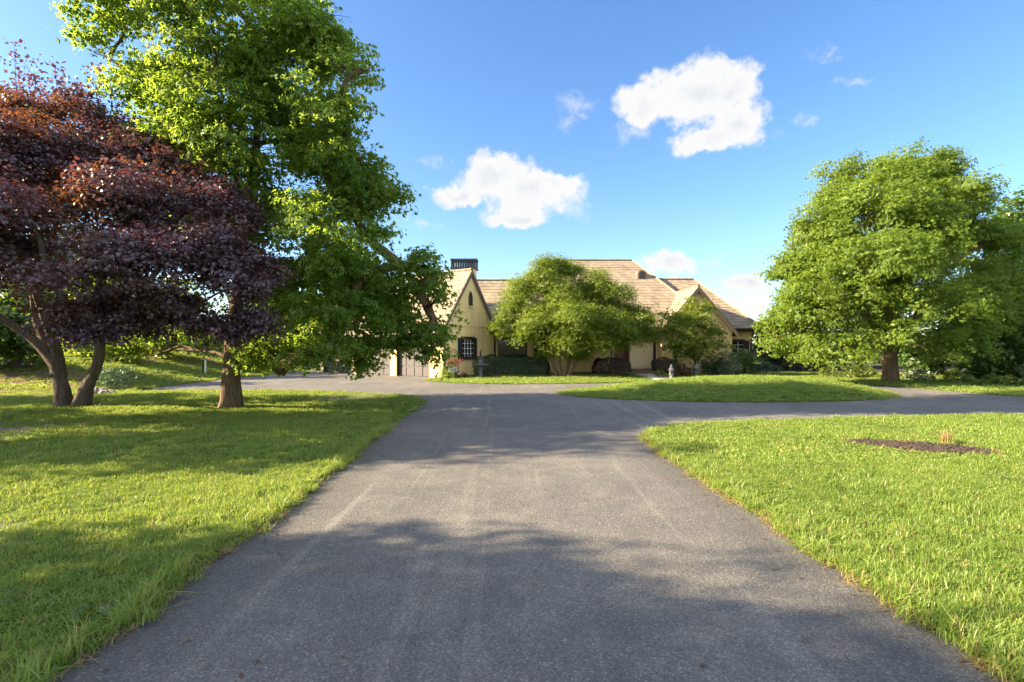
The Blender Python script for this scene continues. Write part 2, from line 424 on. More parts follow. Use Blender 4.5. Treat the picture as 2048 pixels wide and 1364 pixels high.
def densify(poly, step=.6, jit=.0, rng=None):
    o = []
    for i, p in enumerate(poly):
        q = poly[(i+1) % len(poly)]
        L = math.dist(p, q); k = max(1, int(L/step)) if L < 40 else max(1, int(L/4))
        for t in range(k):
            u = t/k; o.append((p[0]+(q[0]-p[0])*u, p[1]+(q[1]-p[1])*u))
    return o
def inside(poly, x, y):
    x = np.asarray(x); y = np.asarray(y); c = np.zeros(x.shape, bool); j = len(poly)-1
    for i in range(len(poly)):
        xi, yi = poly[i]; xj, yj = poly[j]
        m = ((yi > y) != (yj > y)) & (x < (xj-xi)*(y-yi)/((yj-yi)+1e-12)+xi)
        c ^= m; j = i
    return c
def smooth_poly(poly, keep=40):
    o = []
    n = len(poly)
    for i in range(n):              # Chaikin corner cutting, long straight sides keep their ends
        p = np.array(poly[i]); q = np.array(poly[(i+1) % n]); L = np.linalg.norm(q-p)
        a = min(.25, 1.0/L); o += [tuple(p+(q-p)*a), tuple(q-(q-p)*a)]
    return o

def sheet(name, poly, hf, mat, base=.03, skirt=.08, grid=1.0, reg=None):
    rng = np.random.default_rng(5)
    b = densify(poly, .35)
    xs = [p[0] for p in b]; ys = [p[1] for p in b]
    x0, x1, y0, y1 = reg or (max(min(xs), -30), min(max(xs), 25), max(min(ys), -8), min(max(ys), 40))
    gx, gy = np.meshgrid(np.arange(x0, x1, grid), np.arange(y0, y1, grid))
    gx = gx.ravel()+rng.uniform(-.2,.2,gx.size)*grid; gy = gy.ravel()+rng.uniform(-.2,.2,gy.size)*grid
    k = inside(poly, gx, gy); pts = [(float(a), float(c)) for a, c in zip(gx[k], gy[k])]
    nb = len(b)
    vs, ed, fs, *_ = mgeo.delaunay_2d_cdt([Vector(p) for p in b+pts], [(i, (i+1) % nb) for i in range(nb)], [list(range(nb))], 1, 1e-5)
    m = MB()
    A = np.array([(v.x, v.y) for v in vs]); z = hf(A[:,0], A[:,1]) + base
    m.v = [(A[i,0], A[i,1], z[i]) for i in range(len(A))]
    m.f = [tuple(f) for f in fs]
    n0 = len(m.v)                   # skirt
    for (x, y) in b:
        h = float(hf(np.array([x]), np.array([y]))[0])
        m.v += [(x, y, h+base), (x, y, h+base-skirt)]
    for i in range(nb):
        j = (i+1) % nb
        m.f.append((n0+2*i, n0+2*i+1, n0+2*j+1, n0+2*j))
    return m.build(name, mat, smooth=False)

def ragged(poly, seed, amp=.028):
    rng = np.random.default_rng(seed); o = []
    for p in densify(smooth_poly(poly), .22):
        o.append((p[0]+rng.normal(0,amp)+.02*math.sin(p[1]*2.3+seed), p[1]+rng.normal(0,amp)) if -20 < p[0] < 25 and 0 < p[1] < 32 else p)
    return o
LEFT, RIGHT, HOUSE = ragged(LEFT, 1), ragged(RIGHT, 2), ragged(HOUSE, 3)
zero = lambda x, y: np.zeros(np.shape(x))
g = MB(); g.quad((-900,-900,-.06),(900,-900,-.06),(900,900,-.06),(-900,900,-.06))
tag(g.build('ground', M['dirt']), 'grassy ground reaching away beyond the trees', None, kind='structure')
g = MB(); g.quad((-17,-9,0),(62,-9,0),(62,40,0),(-17,40,0))
tag(g.build('driveway', M['asphalt']), 'grey worn asphalt driveway with tyre streaks and tree shadows', None, kind='structure')
tag(sheet('lawn', LEFT, hill, M['soil']), 'lawn left of the driveway under the purple tree, rising to a bank', None, kind='structure')
tag(sheet('lawn', RIGHT, zero, M['soil']), 'lawn right of the driveway with the mulch patch', None, kind='structure')
tag(sheet('lawn', HOUSE, zero, M['soil']), 'lawn in front of the house and round the far side of the loop', None, kind='structure')
tag(sheet('mound', ISLE, mound, M['soil'], grid=.5), 'low grassy mound inside the driveway loop', None, kind='structure')

# ------------------------------------------------------------------ grass
def clump(seed, nb=55, rad=.13, hmin=.035, hmax=.085, width=.0042, lean=.5, mat=None):
    rng = np.random.default_rng(seed); V = []; Fq = []
    for b in range(nb):
        a = rng.uniform(0, 2*math.pi); rr = rad*math.sqrt(rng.random())
        p = np.array([rr*math.cos(a), rr*math.sin(a), -.01]); h = rng.uniform(hmin, hmax)
        d = rng.uniform(0, 2*math.pi); ln = abs(rng.normal(0, lean))*h+.15*h
        dv = np.array([math.cos(d), math.sin(d), 0]); sv = np.array([-dv[1], dv[0], 0])
        tw = rng.uniform(-.6,.6); sv = sv*math.cos(tw) + dv*math.sin(tw)
        w = width*rng.uniform(.7,1.3); n0 = len(V)
        for t, ww in ((0, 1), (.45, .9), (.8, .6), (1, .08)):
            c = p + np.array([0,0,h*(t - .25*t*t*ln/h)]) + dv*ln*t*t
            V += [c-sv*w*ww, c+sv*w*ww]
        for i in range(3): Fq.append((n0+2*i, n0+2*i+1, n0+2*i+3, n0+2*i+2))
    me = bpy.data.meshes.new('grass_tuft'); me.from_pydata([tuple(v) for v in V], [], Fq)
    me.materials.append(mat); me.polygons.foreach_set('use_smooth', [True]*len(Fq))
    return bpy.data.objects.new('grass_tuft', me)

def proto_col(name, objs):
    c = bpy.data.collections.new(name)
    for o in objs: c.objects.link(o)
    return c
PC_NEAR = proto_col('near_tufts', [clump(i, 75, .12, .03, .08, .003, .8, M['grass']) for i in range(6)])
PC_MID = proto_col('mid_tufts', [clump(20+i, 80, .2, .03, .065, .0052, .7, M['grass']) for i in range(5)])
PC_FAR = proto_col('far_tufts', [clump(40+i, 70, .32, .04, .07, .010, .7, M['grass']) for i in range(5)])
PC_LONG = proto_col('long_tufts', [clump(60+i, 26, .07, .09, .17, .0042, .8, M['grass']) for i in range(4)])
PC_STRAW = proto_col('straw_tufts', [clump(80+i, 34, .09, .02, .06, .003, 2.2, M['straw']) for i in range(4)])

def scatter_group(col):
    ng = bpy.data.node_groups.new('scatter', 'GeometryNodeTree')
    ng.interface.new_socket('Geometry', in_out='INPUT', socket_type='NodeSocketGeometry')
    ng.interface.new_socket('Geometry', in_out='OUTPUT', socket_type='NodeSocketGeometry')
    nd = ng.nodes; L = ng.links
    gi, go = nd.new('NodeGroupInput'), nd.new('NodeGroupOutput')
    ci = nd.new('GeometryNodeCollectionInfo'); ci.inputs['Collection'].default_value = col
    ci.inputs['Separate Children'].default_value = True; ci.inputs['Reset Children'].default_value = True
    ip = nd.new('GeometryNodeInstanceOnPoints'); ip.inputs['Pick Instance'].default_value = True
    ra = nd.new('GeometryNodeInputNamedAttribute'); ra.data_type = 'FLOAT_VECTOR'; ra.inputs['Name'].default_value = 'rot'
    sa = nd.new('GeometryNodeInputNamedAttribute'); sa.data_type = 'FLOAT_VECTOR'; sa.inputs['Name'].default_value = 'scl'
    L.new(gi.outputs[0], ip.inputs['Points']); L.new(ci.outputs[0], ip.inputs['Instance'])
    L.new(ra.outputs[0], ip.inputs['Rotation']); L.new(sa.outputs[0], ip.inputs['Scale'])
    L.new(ip.outputs[0], go.inputs[0])
    return ng

def scatter(name, pts, col, label, smin=.8, smax=1.25, seed=0, tilt=.12, zs=None):
    rng = np.random.default_rng(seed); n = len(pts)
    me = bpy.data.meshes.new(name); me.vertices.add(n); me.vertices.foreach_set('co', np.asarray(pts, np.float32).ravel())
    rot = np.stack([rng.normal(0,tilt,n), rng.normal(0,tilt,n), rng.uniform(0,2*math.pi,n)], 1).astype(np.float32)
    s = rng.uniform(smin, smax, n); scl = np.stack([s, s, s*(zs if zs is not None else rng.uniform(.8,1.25,n))], 1).astype(np.float32)
    for nm, ar in (('rot', rot), ('scl', scl)):
        at = me.attributes.new(nm, 'FLOAT_VECTOR', 'POINT'); at.data.foreach_set('vector', ar.ravel())
    o = link(name, me, None)
    md = o.modifiers.new('scatter', 'NODES'); md.node_group = scatter_group(col)
    tag(o, label, 'grass', kind='stuff')
    return o

def sample(poly, hf, reg, dens, seed, base=.03, fov=1.25, excl=None):
    rng = np.random.default_rng(seed); x0, x1, y0, y1 = reg
    n = int((x1-x0)*(y1-y0)*dens)
    x = rng.uniform(x0, x1, n); y = rng.uniform(y0, y1, n)
    k = inside(poly, x, y) & (np.abs(x) < y*fov+3.5)
    if excl is not None: k &= ~excl(x, y)
    x, y = x[k], y[k]
    return np.stack([x, y, hf(x, y)+base], 1)

def bank_tall(p, seed=1):    # uneven mowing: height of the sward changes gently
    return .85+.35*np.sin(p[:,0]*1.7+seed)*np.sin(p[:,1]*1.3)
MULCH = [(6.2,9.72),(6.7,9.82),(7.3,9.65),(7.95,9.35),(8.3,8.9),(8.2,8.6),(7.6,8.55),(7.0,8.8),(6.55,9.2),(6.25,9.5)]
MC = np.mean(np.array(MULCH), 0)
MBIG = [tuple(MC+(np.array(p)-MC)*[1.05,1.22]-[0,.05]) for p in MULCH]
inm = lambda x, y: inside(MBIG, x, y)
LL, RL = 'short grass of the lawn left of the driveway', 'short grass of the lawn right of the driveway'
def lawn_grass(poly, hf, lab, regs, excl=None, sd=0):
    for i, (reg, dens, col, s0, s1) in enumerate(regs):
        p = sample(poly, hf, reg, dens, sd+i, excl=excl)
        scatter('grass', p, col, lab, s0, s1, sd+i, zs=bank_tall(p, sd))
lawn_grass(LEFT, hill, LL+', nearest part', [((-12,-2.5,1.5,8), 120, PC_NEAR, .8, 1.3)], sd=1)
lawn_grass(LEFT, hill, LL+', under the trees', [((-24,-2.5,8,20.2), 42, PC_MID, .8, 1.3)], sd=11)
lawn_grass(LEFT, hill, 'short grass on the bank beyond the purple tree', [((-36,-13.5,19.5,36), 16, PC_FAR, .8, 1.3)], sd=21)
lawn_grass(RIGHT, zero, RL+', nearest part', [((2.5,12,1.5,8), 120, PC_NEAR, .8, 1.3)], sd=31, excl=inm)
lawn_grass(RIGHT, zero, RL+', round the mulch patch', [((2.4,21,8,14.5), 46, PC_MID, .8, 1.3)], sd=41, excl=inm)
lawn_grass(ISLE, mound, 'short grass on the mound in the driveway loop', [((1.5,14.2,16,22.2), 40, PC_MID, .9, 1.4)], sd=51)
WALK = lambda x, y: (x > 7.1) & (x < 8.5) & (y > 24.5)
lawn_grass(HOUSE, zero, 'short grass in front of the house', [((-4.6,17,23.2,31), 22, PC_FAR, .7, 1.1)], sd=61, excl=WALK)
lawn_grass(HOUSE, zero, 'short grass strip along the far side of the loop', [((15,34,16,32), 16, PC_FAR, .8, 1.2)], sd=71)

def edge_pts(poly, y0, y1, x0, x1, per_m, seed, inset, spread):
    rng = np.random.default_rng(seed); o = []; n = len(poly)
    for i in range(n):
        p = np.array(poly[i]); q = np.array(poly[(i+1) % n]); L = np.linalg.norm(q-p)
        if L < 1e-6: continue
        nrm = np.array([-(q-p)[1], (q-p)[0]])/L
        for t in range(int(L*per_m)+1):
            c = p+(q-p)*rng.random() + nrm*(inset+rng.normal(0, spread))
            if x0 < c[0] < x1 and y0 < c[1] < y1: o.append((c[0], c[1], .02))
    return np.array(o)
e = edge_pts(LEFT, 1.5, 11, -5, -1, 22, 3, .06, .06)
scatter('edge_grass', e, PC_LONG, 'longer grass overhanging the left edge of the driveway', .6, 1.1, 5, .3)
e = edge_pts(RIGHT, 1.5, 11, 1, 4, 22, 4, .06, .06)
scatter('edge_grass', e, PC_LONG, 'longer grass overhanging the right edge of the driveway', .6, 1.1, 6, .3)
e = edge_pts(RIGHT, 1.5, 11.5, 1, 4.5, 15, 6, -.01, .03)
scatter('dry_thatch', e, PC_STRAW, 'straw coloured thatch along the right edge of the driveway', .7, 1.2, 7, .2)
e = edge_pts(LEFT, 1.5, 12, -5, -1, 12, 7, -.01, .03)
scatter('dry_thatch', e, PC_STRAW, 'straw coloured thatch along the left edge of the driveway', .6, 1.0, 8, .2)

# fallen leaves on the drive, broad weeds in the lawns
def flat_litter(name, label, pts, size, mat, seed, lift=.012, tilt=.3):
    rng = np.random.default_rng(seed); pts = np.asarray(pts)+[0,0,lift]
    nn = np.array([0,0,1.0])+rng.normal(0,tilt,pts.shape)
    v, f = leaf_arrays(pts, nn, size*rng.uniform(.6,1.3,len(pts)), rng, 'diamond')
    return tag(np_mesh(name, v, f, mat), label, 'leaf litter', kind='stuff')
def make_litter():
    rng = np.random.default_rng(55); e1 = edge_pts(LEFT, 2, 19, -6, -1, 9, 31, -.12, .14); e2 = edge_pts(RIGHT, 2, 12, 1, 5, 9, 32, -.12, .14)
    loose = np.stack([rng.uniform(-2.4,2.4,170), rng.uniform(2.6,18,170), np.full(170,.0)], 1)
    flat_litter('fallen_leaves', 'dry brown leaves and grit along the driveway edges', np.concatenate([e1*[1,1,0], e2*[1,1,0], loose]), .035, M['leaf_bronze'], 56)
    w = []
    for poly, reg in ((LEFT, (-9,-2.6,2,9)), (RIGHT, (2.7,11,2,9.5))):
        c = sample(poly, zero, reg, .55, 57)
        for q in c:
            k = rng.integers(9, 22); a = rng.uniform(0, 6.28, k); r = .11*np.sqrt(rng.random(k))*rng.uniform(.6,1.6)
            w.append(np.stack([q[0]+r*np.cos(a), q[1]+r*np.sin(a), .075+rng.uniform(0,.03,k)], 1))
    flat_litter('clover', 'patches of broad leaved clover in the near lawns', np.concatenate(w), .045, M['leaf_mid'], 58, 0, .35)

# mulch patch and its dry tuft
m = MB(); rng = np.random.default_rng(9)
c0 = np.mean(np.array(MULCH), 0)
b = densify(MULCH, .12); m.v.append((c0[0], c0[1], .06))
for p in b: m.v.append((p[0]+rng.normal(0,.025), p[1]+rng.normal(0,.02), .037))
for i in range(len(b)): m.f.append((0, 1+i, 1+(i+1) % len(b)))
mp = m.build('mulch_patch', M['mulch']); tag(mp, 'bare patch of dark bark mulch in the right lawn', 'mulch patch')
mp['kind'] = 'thing'
ch = MB()
for i in range(1500):
    q = np.array([rng.uniform(5.8,8.3), rng.uniform(8.5,10)])
    if not inside(MULCH, q[:1], q[1:])[0]: continue
    a = rng.uniform(0, math.pi); tt = rng.normal(0,.35)
    ax = np.array([math.cos(a)*math.cos(tt), math.sin(a)*math.cos(tt), math.sin(tt)]); ay = np.array([-math.sin(a), math.cos(a), 0])
    ch.box((q[0], q[1], .05+rng.uniform(0,.015)), rng.uniform(.025,.08), rng.uniform(.01,.022), .008, ax, ay, np.cross(ax, ay))
o = ch.build('bark_chips', surf('bark_chip', (.05,.037,.032), .9, .5, 9), mp); o['kind'] = 'stuff'
e = edge_pts(MULCH, 8, 10, 5, 9, 40, 12, .0, .05)
scatter('dry_thatch', e, PC_STRAW, 'pale dead grass round the rim of the mulch patch', .6, 1.0, 13, .2)
t = clump(99, 130, .075, .16, .30, .004, .28, M['straw']); COL.objects.link(t)
t.name = 'ornamental_grass'; t.location = (8.0, 9.42, .03)
tag(t, 'upright tuft of dry straw coloured ornamental grass behind the mulch', 'ornamental grass')

# ------------------------------------------------------------------ trees
def leaf_arrays(pos, nrm, size, rng, kind='diamond', tdir=None):
    N = len(pos); nrm = nrm/np.linalg.norm(nrm, axis=1)[:, None]
    t = rng.normal(size=(N,3)) if tdir is None else tdir + .5*rng.normal(size=(N,3))
    t -= nrm*np.sum(t*nrm, 1)[:, None]; t /= np.linalg.norm(t, axis=1)[:, None]+1e-9
    b = np.cross(nrm, t); s = size[:, None]
    if kind == 'lobed':
        T = [(0,0,0),(.18,.26,.05),(.95,0,-.1),(.18,-.26,.05), (.05,.3,.05),(.55,.62,-.08),(.33,.10,.02), (.05,-.3,.05),(.55,-.62,-.08),(.33,-.10,.02)]
        Q = [(0,1,2,3),(0,6,5,4),(0,7,8,9)]
    elif kind == 'narrow':
        T = [(0,0,0),(.45,.16,.03),(1,0,-.12),(.45,-.16,.03)]; Q = [(0,1,2,3)]
    elif kind == 'palmate':
        T = [(0,0,0),(.5,.10,.02),(1,0,-.1),(.5,-.10,.02), (.34,.32,.02),(.72,.66,-.1),(.40,.20,.02), (.34,-.32,.02),(.72,-.66,-.1),(.40,-.20,.02)]
        Q = [(0,1,2,3),(0,6,5,4),(0,7,8,9)]
    else:
        T = [(0,0,0),(.5,.36,.07),(1,0,-.06),(.5,-.36,.07)]; Q = [(0,1,2,3)]
    k = len(T)
    V = np.empty((N, k, 3))
    for i, (a, c, d) in enumerate(T):
        V[:, i] = pos + s*(a-.45)*t + s*c*b + s*d*nrm
    Fc = (np.arange(N)*k)[:, None, None] + np.array(Q)[None]
    return V.reshape(-1,3), Fc.reshape(-1,4)

def crown_points(puffs, dens, rng, spray=14, L=.5, flat=.35, droop=.12, upw=.8, outw=.5, jit=.55, inner=.45, bottom=.55, holes=0, hscale=1.5):
    P, Nn, D = [], [], []
    wv = rng.normal(size=(9,3)); wv /= np.linalg.norm(wv, axis=1)[:, None]; wv *= (2*math.pi/hscale)*rng.uniform(.6,1.9,(9,1)); ph = rng.uniform(0, 6.28, 9)
    for c, r in puffs:
        c = np.array(c); r = np.array(r); area = 4*math.pi*(np.mean(r))**2
        ns = max(4, int(area*dens/spray))
        d = rng.normal(size=(ns*2,3)); d /= np.linalg.norm(d, axis=1)[:, None]
        d = d[(d[:,2] > -bottom-.2*rng.random(len(d)))][:ns]
        fr = inner + (1.04-inner)*rng.random(len(d))**.55
        p = c + d*r*fr[:, None]
        if holes:
            kp = np.sin(p@wv.T+ph).sum(1) > -2.1+3.4*holes
            p, d = p[kp], d[kp]
            if len(d) == 0: continue
        ax = d*np.array([1,1,.35]) + rng.normal(0,.35,d.shape); ax[:,2] -= droop
        ax /= np.linalg.norm(ax, axis=1)[:, None]
        sd_ = np.cross(ax, [0,0,1.0]); sd_ /= np.linalg.norm(sd_, axis=1)[:, None]+1e-9
        m = spray
        u = rng.uniform(-.5,.55,(len(d),m)); v = rng.normal(0,.26,(len(d),m)); w = rng.normal(0,.07,(len(d),m))
        q = p[:,None] + L*(ax[:,None]*u[...,None] + sd_[:,None]*(v*(1-.5*np.maximum(u,0)))[...,None])
        q[...,2] += L*w - L*.25*(u**2+v**2)
        nn = np.array([0,0,upw]) + outw*d[:,None] + jit*rng.normal(size=q.shape)
        P.append(q.reshape(-1,3)); Nn.append(nn.reshape(-1,3)); D.append((ax[:,None]+0*q).reshape(-1,3))
    return np.concatenate(P), np.concatenate(Nn), np.concatenate(D)

def bez(a, b, rng, bow=.12, n=7, up=.1):
    a = np.array(a, float); b = np.array(b, float); L = np.linalg.norm(b-a)
    c = (a+b)/2 + rng.normal(0, bow, 3)*L + np.array([0,0,up*L])
    t = np.linspace(0,1,n)[:, None]
    return (1-t)**2*a + 2*t*(1-t)*c + t**2*b

def limbs(m, roots, root_r, puffs, rng, twigs=9, tip=.012, maxr=None, up=.08, bow=.1):
    nodes = [np.array(p, float) for p in roots]; par = [-1]*len(nodes); nr = len(nodes)
    todo = list(range(len(puffs))); pn = {}
    C = [np.array(p[0])-np.array([0,0,p[1][2]*.25]) for p in puffs]
    while todo:
        best = None
        for i in todo:
            for j, q in enumerate(nodes):
                dv = C[i]-q; d = np.linalg.norm(dv)*(1+.8*max(0, -dv[2]/(np.linalg.norm(dv)+1e-6)))
                if j >= nr: d *= 1.12
                if best is None or d < best[0]: best = (d, i, j)
        _, i, j = best; nodes.append(C[i]); par.append(j); pn[i] = len(nodes)-1; todo.remove(i)
    w = [1.0]*len(nodes)
    for k in range(len(nodes)-1, nr-1, -1):
        if par[k] >= nr: w[par[k]] += w[k]
    for k in range(nr, len(nodes)):
        r1 = min(root_r*.55, root_r*.125*w[k]**.58); r0 = r1*1.35
        if par[k] >= nr: r0 = min(r0, root_r*.125*w[par[k]]**.58)
        pts = bez(nodes[par[k]], nodes[k], rng, bow, 8, up)
        m.tube(pts, np.linspace(r0, r1*.75, 8), 7, cap=False)
    for i, (c, r) in enumerate(puffs):
        for _ in range(twigs):
            d = rng.normal(size=3); d /= np.linalg.norm(d); d[2] = abs(d[2])*.7-.15
            e_ = np.array(c)+d*np.array(r)*rng.uniform(.6,.95)
            m.tube(bez(C[i], e_, rng, .12, 5, .05), np.linspace(max(tip*1.3, root_r*.05), tip*.4, 5), 4, cap=False)

def trunk_tube(m, pts, rad, rng, seg=18, flare=1.55):
    pts = np.array(pts, float)
    t = np.linspace(0, 1, len(pts)); tt = np.linspace(0, 1, 22)
    P = np.stack([np.interp(tt, t, pts[:,i]) for i in range(3)], 1); rr = np.interp(tt, t, rad)
    if flare > 1: rr = rr*(1+(flare-1)*np.exp(-tt*9))
    for _ in range(2):
        P[1:-1] = (P[:-2]+2*P[1:-1]+P[2:])/4
    m.tube(P, rr, seg, cap=True, rough=.04, rng=rng, ridge=list(.055+(.2 if flare > 1 else 0)*np.exp(-tt*13)))

def split(P, rng, k=4, lo=.42, hi=.64, flat=.7, off=.68):
    o = []
    for c, r in P:
        for _ in range(k):
            d = rng.normal(size=3); d /= np.linalg.norm(d)
            s_ = rng.uniform(lo, hi); o.append((np.array(c)+d*np.array(r)*off*rng.uniform(.6,1.1), np.array(r)*s_*np.array([1.15,1.15,flat/.82])))
    return o

def tree(name, label, loc, trunks, puffs, leafm, barkm, seed, cat='tree', dens=120, leaf=.13, kind='diamond', group=None, root_r=.2, roots=None,
         twigs=8, flare=1.55, limb_up=.08, bow=.1, lsize=(.7,1.3), extra=(), lumps=0, lflat=.7, lsz=(.42,.64,.68), **kw):
    rng = np.random.default_rng(seed)
    root = thing(name, label, cat, loc, group)
    m = MB()
    rts = []
    for pts, rad in trunks:
        trunk_tube(m, pts, rad, rng, flare=flare)
        P = np.array(pts); k = len(P)
        rts += [P[i] for i in range(max(1, k//2), k)]
    if roots is not None: rts = roots
    limbs(m, rts, root_r, puffs, rng, twigs, up=limb_up, bow=bow)
    for pts, rad in extra: trunk_tube(m, pts, rad, rng, seg=9, flare=1.0)
    m.build('trunk', barkm, root, smooth=True)
    if lumps: puffs = split(puffs, rng, lumps, lsz[0], lsz[1], lflat, lsz[2])
    p, nn, d = crown_points(puffs, dens, rng, **kw)
    s = leaf*rng.uniform(*lsize, len(p))
    v, f = leaf_arrays(p, nn, s, rng, kind, d)
    np_mesh('crown', v, f, leafm, root)
    return root

def pf(lst, flat=.82):            # (px, py, r_px, Y[, stretch]) -> centre, radii
    o = []
    for q in lst:
        px, py, r, Y = q[:4]; c = W(px, py, Y); rr = r/F*Y; sx = q[4] if len(q) > 4 else 1
        o.append((c, (rr*sx, rr*sx, rr*flat)))
    return o

# the tall green maple by the driveway
MPY = 14.6
mb = W(460, 818, MPY); mb[2] = .03
rng = np.random.default_rng(4)
L_ = [(430,-190,150),(330,-110,140),(540,-120,140),(250,40,90),(215,105,50),(380,30,120),(500,20,130),(610,30,100),(665,110,80),(700,140,52),(300,150,110),(430,150,130),(560,170,120),(640,220,75),
      (350,280,110),(480,290,120),(590,300,100),(655,290,50),(560,390,110),(660,370,75),(735,365,52),(640,460,100),(730,460,55),(500,440,110),(600,540,110),(720,540,95),(800,520,58),(850,530,38),
      (790,600,80),(855,600,52),(560,620,100),(670,640,105),(760,680,70),(840,665,52),(870,635,34),(640,700,62),(720,715,40),(560,700,60),(850,700,36),(880,680,30),(810,680,40),(830,560,55),(800,640,60),(865,560,30),(740,600,70),(722,135,42),(655,60,60),(685,195,50),(690,275,45),(768,392,46),(735,335,50),(710,420,70)]
ax_ = lambda px, py: max(.4, (9 if py < 430 else 20) - ((px-500)/F*MPY)**2)**.5
pl = []
for i, (px, py, r) in enumerate(L_):
    hw = ax_(px, py); Yp = MPY + (.5 if py > 300 else -.5) + ((-1)**i)*rng.uniform(.1,.45)*hw
    if px < 600 and py > 180: Yp = max(Yp, 14.4)
    pl.append((px, py, r, Yp))
for px, py, r, Yo in ((420,-60,150,15.0),(520,120,130,15.0),(600,260,100,15.2),(640,420,100,16),(660,560,110,16.6),(700,640,80,16.4),(400,220,120,15.2)):
    pl.append((px, py, r, Yo))
maple_puffs = pf(pl)
maple_puffs += pf([(310,668,62,16.5,1.2),(400,660,50,15.8,1.2),(250,690,45,16.2,1.2),(505,720,38,15,1.2),(560,735,32,14.2,1.2)], .4)
mt = [mb+[0,0,-.1], mb+[.02,0,.9], mb+[.05,.05,2.0], mb+[.15,.2,3.6], mb+[.35,.5,5.6], mb+[.4,.7,7.8], mb+[.45,.8,9.8]]
tree('maple_tree', 'tall bright green maple beside the driveway, its lower boughs hanging over the paved court', mb,
     [(mt, [.205,.195,.19,.175,.15,.11,.06])], maple_puffs, M['leaf_maple'], M['bark_maple'], 21, holes=.27, hscale=1.8, dens=68, lumps=4, lflat=.8, lsz=(.5,.75,.6), upw=.55, outw=.85, leaf=.135, kind='lobed', root_r=.26,
     spray=13, L=.72, twigs=7, roots=[np.array(q) for q in mt[2:]], droop=.22, inner=.4,
     extra=[([W(455,716,14.6), W(435,705,14.7), W(390,700,15), W(340,697,15.4), W(300,714,15.7), W(262,704,16), W(215,716,16.2)], [.055,.045,.036,.03,.024,.018,.010]),
            ([W(455,680,14.6), W(440,674,14.6), W(410,662,14.9), W(380,650,15.2), W(350,652,15.5)], [.05,.042,.032,.024,.014]),
            ([W(400,701,14.95), W(360,690,15.2), W(325,705,15.4), W(290,690,15.7)], [.03,.024,.018,.010]),
            ([W(462,704,14.6), W(500,706,14.4), W(560,706,14.0), W(620,712,13.7), W(680,725,13.5)], [.05,.042,.034,.026,.015])])

# the purple-leaved tree with twisted trunks
PY = 14.9
pb = W(145, 815, PY); pb[2] = .02
pp = [(40,300,95,12.2),(150,285,80,13.2),(110,215,55,14),(235,300,75,13.8),(300,345,70,13.4),(360,340,55,14),(60,420,110,10.6),(180,400,105,11),(290,430,90,11.6),(400,390,70,13),(440,440,75,12.6),(490,440,62,13),
      (515,520,62,12.6),(530,590,50,12.4),(525,650,40,12.2),(460,560,80,11.8),(450,640,62,12),(380,520,85,11.2),(390,610,45,11.6),(280,540,90,10.6),(320,590,60,11),(180,530,100,10.2),(90,540,75,10.6),(140,610,70,10.8),(210,625,55,11),(245,610,60,11.4),(170,650,42,11.2),(225,660,40,11.2),(200,672,32,11.0),(150,668,28,11),(285,650,38,11.4),(130,655,35,11.4),(470,655,42,12.3),(350,630,45,11.6),(420,655,40,12),(20,500,60,11),(250,500,70,10.4),(420,480,60,11.8),
      (100,350,80,12.4),(30,240,70,13.4),(180,230,55,14),(250,270,55,14),(330,310,55,13.8),(-60,320,120,11.5),(-80,450,130,10.6),(-190,380,150,12),(-60,540,90,11),(-170,520,120,11.5),(20,200,40,14.5),
      (60,340,120,16),(200,350,110,16.4),(320,440,100,15.2),(-80,360,130,16),(430,520,75,14)]
plum_puffs = pf(pp, .8)
z0 = lambda p, dz: (p[0], p[1], dz)
t1 = [pb+[-.25,0,-.1], pb+[-.3,0,.6], pb+[-.45,-.05,1.3], pb+[-.95,-.2,2.0], pb+[-1.7,-.6,2.7], pb+[-2.6,-1.2,3.6]]
t1b = [pb+[-.42,0,.9], pb+[-.42,0,1.5], pb+[-.36,-.3,2.2], pb+[-.3,-.8,3.2], pb+[-.2,-1.4,4.4]]
t1c = [pb+[-.6,-.1,1.6], pb+[-1.25,.2,2.5], pb+[-1.45,.3,3.4], pb+[-1.2,.2,4.6]]
t2 = [pb+[.22,-.02,-.1], pb+[.42,0,.6], pb+[.78,-.05,1.2], pb+[.9,-.1,1.8], pb+[1.05,-.4,2.4], pb+[1.4,-.9,3.4]]
t2b = [pb+[.95,-.1,2.05], pb+[1.6,-.4,2.5], pb+[2.5,-.9,3.0], pb+[3.6,-1.5,3.9]]
rts = [np.array(q) for q in t1[3:]+t1b[2:]+t1c[2:]+t2[3:]+t2b[2:]]
pt = tree('purple_tree', 'spreading purple leaved tree with twisted forked trunks on the left lawn', pb,
     [(t1, [.185,.165,.15,.115,.09,.065]), (t1b, [.14,.14,.13,.10,.07]), (t1c, [.10,.09,.075,.05]), (t2, [.19,.155,.13,.13,.105,.075]), (t2b, [.12,.105,.09,.06])],
     plum_puffs, M['leaf_plum'], M['bark_plum'], 33, holes=.12, dens=210, lumps=6, lflat=.8, leaf=.085, root_r=.2, roots=rts, spray=18, L=.5, twigs=7, flare=1.35,
     droop=.1, upw=.7, outw=.6, bow=.16, inner=.35)
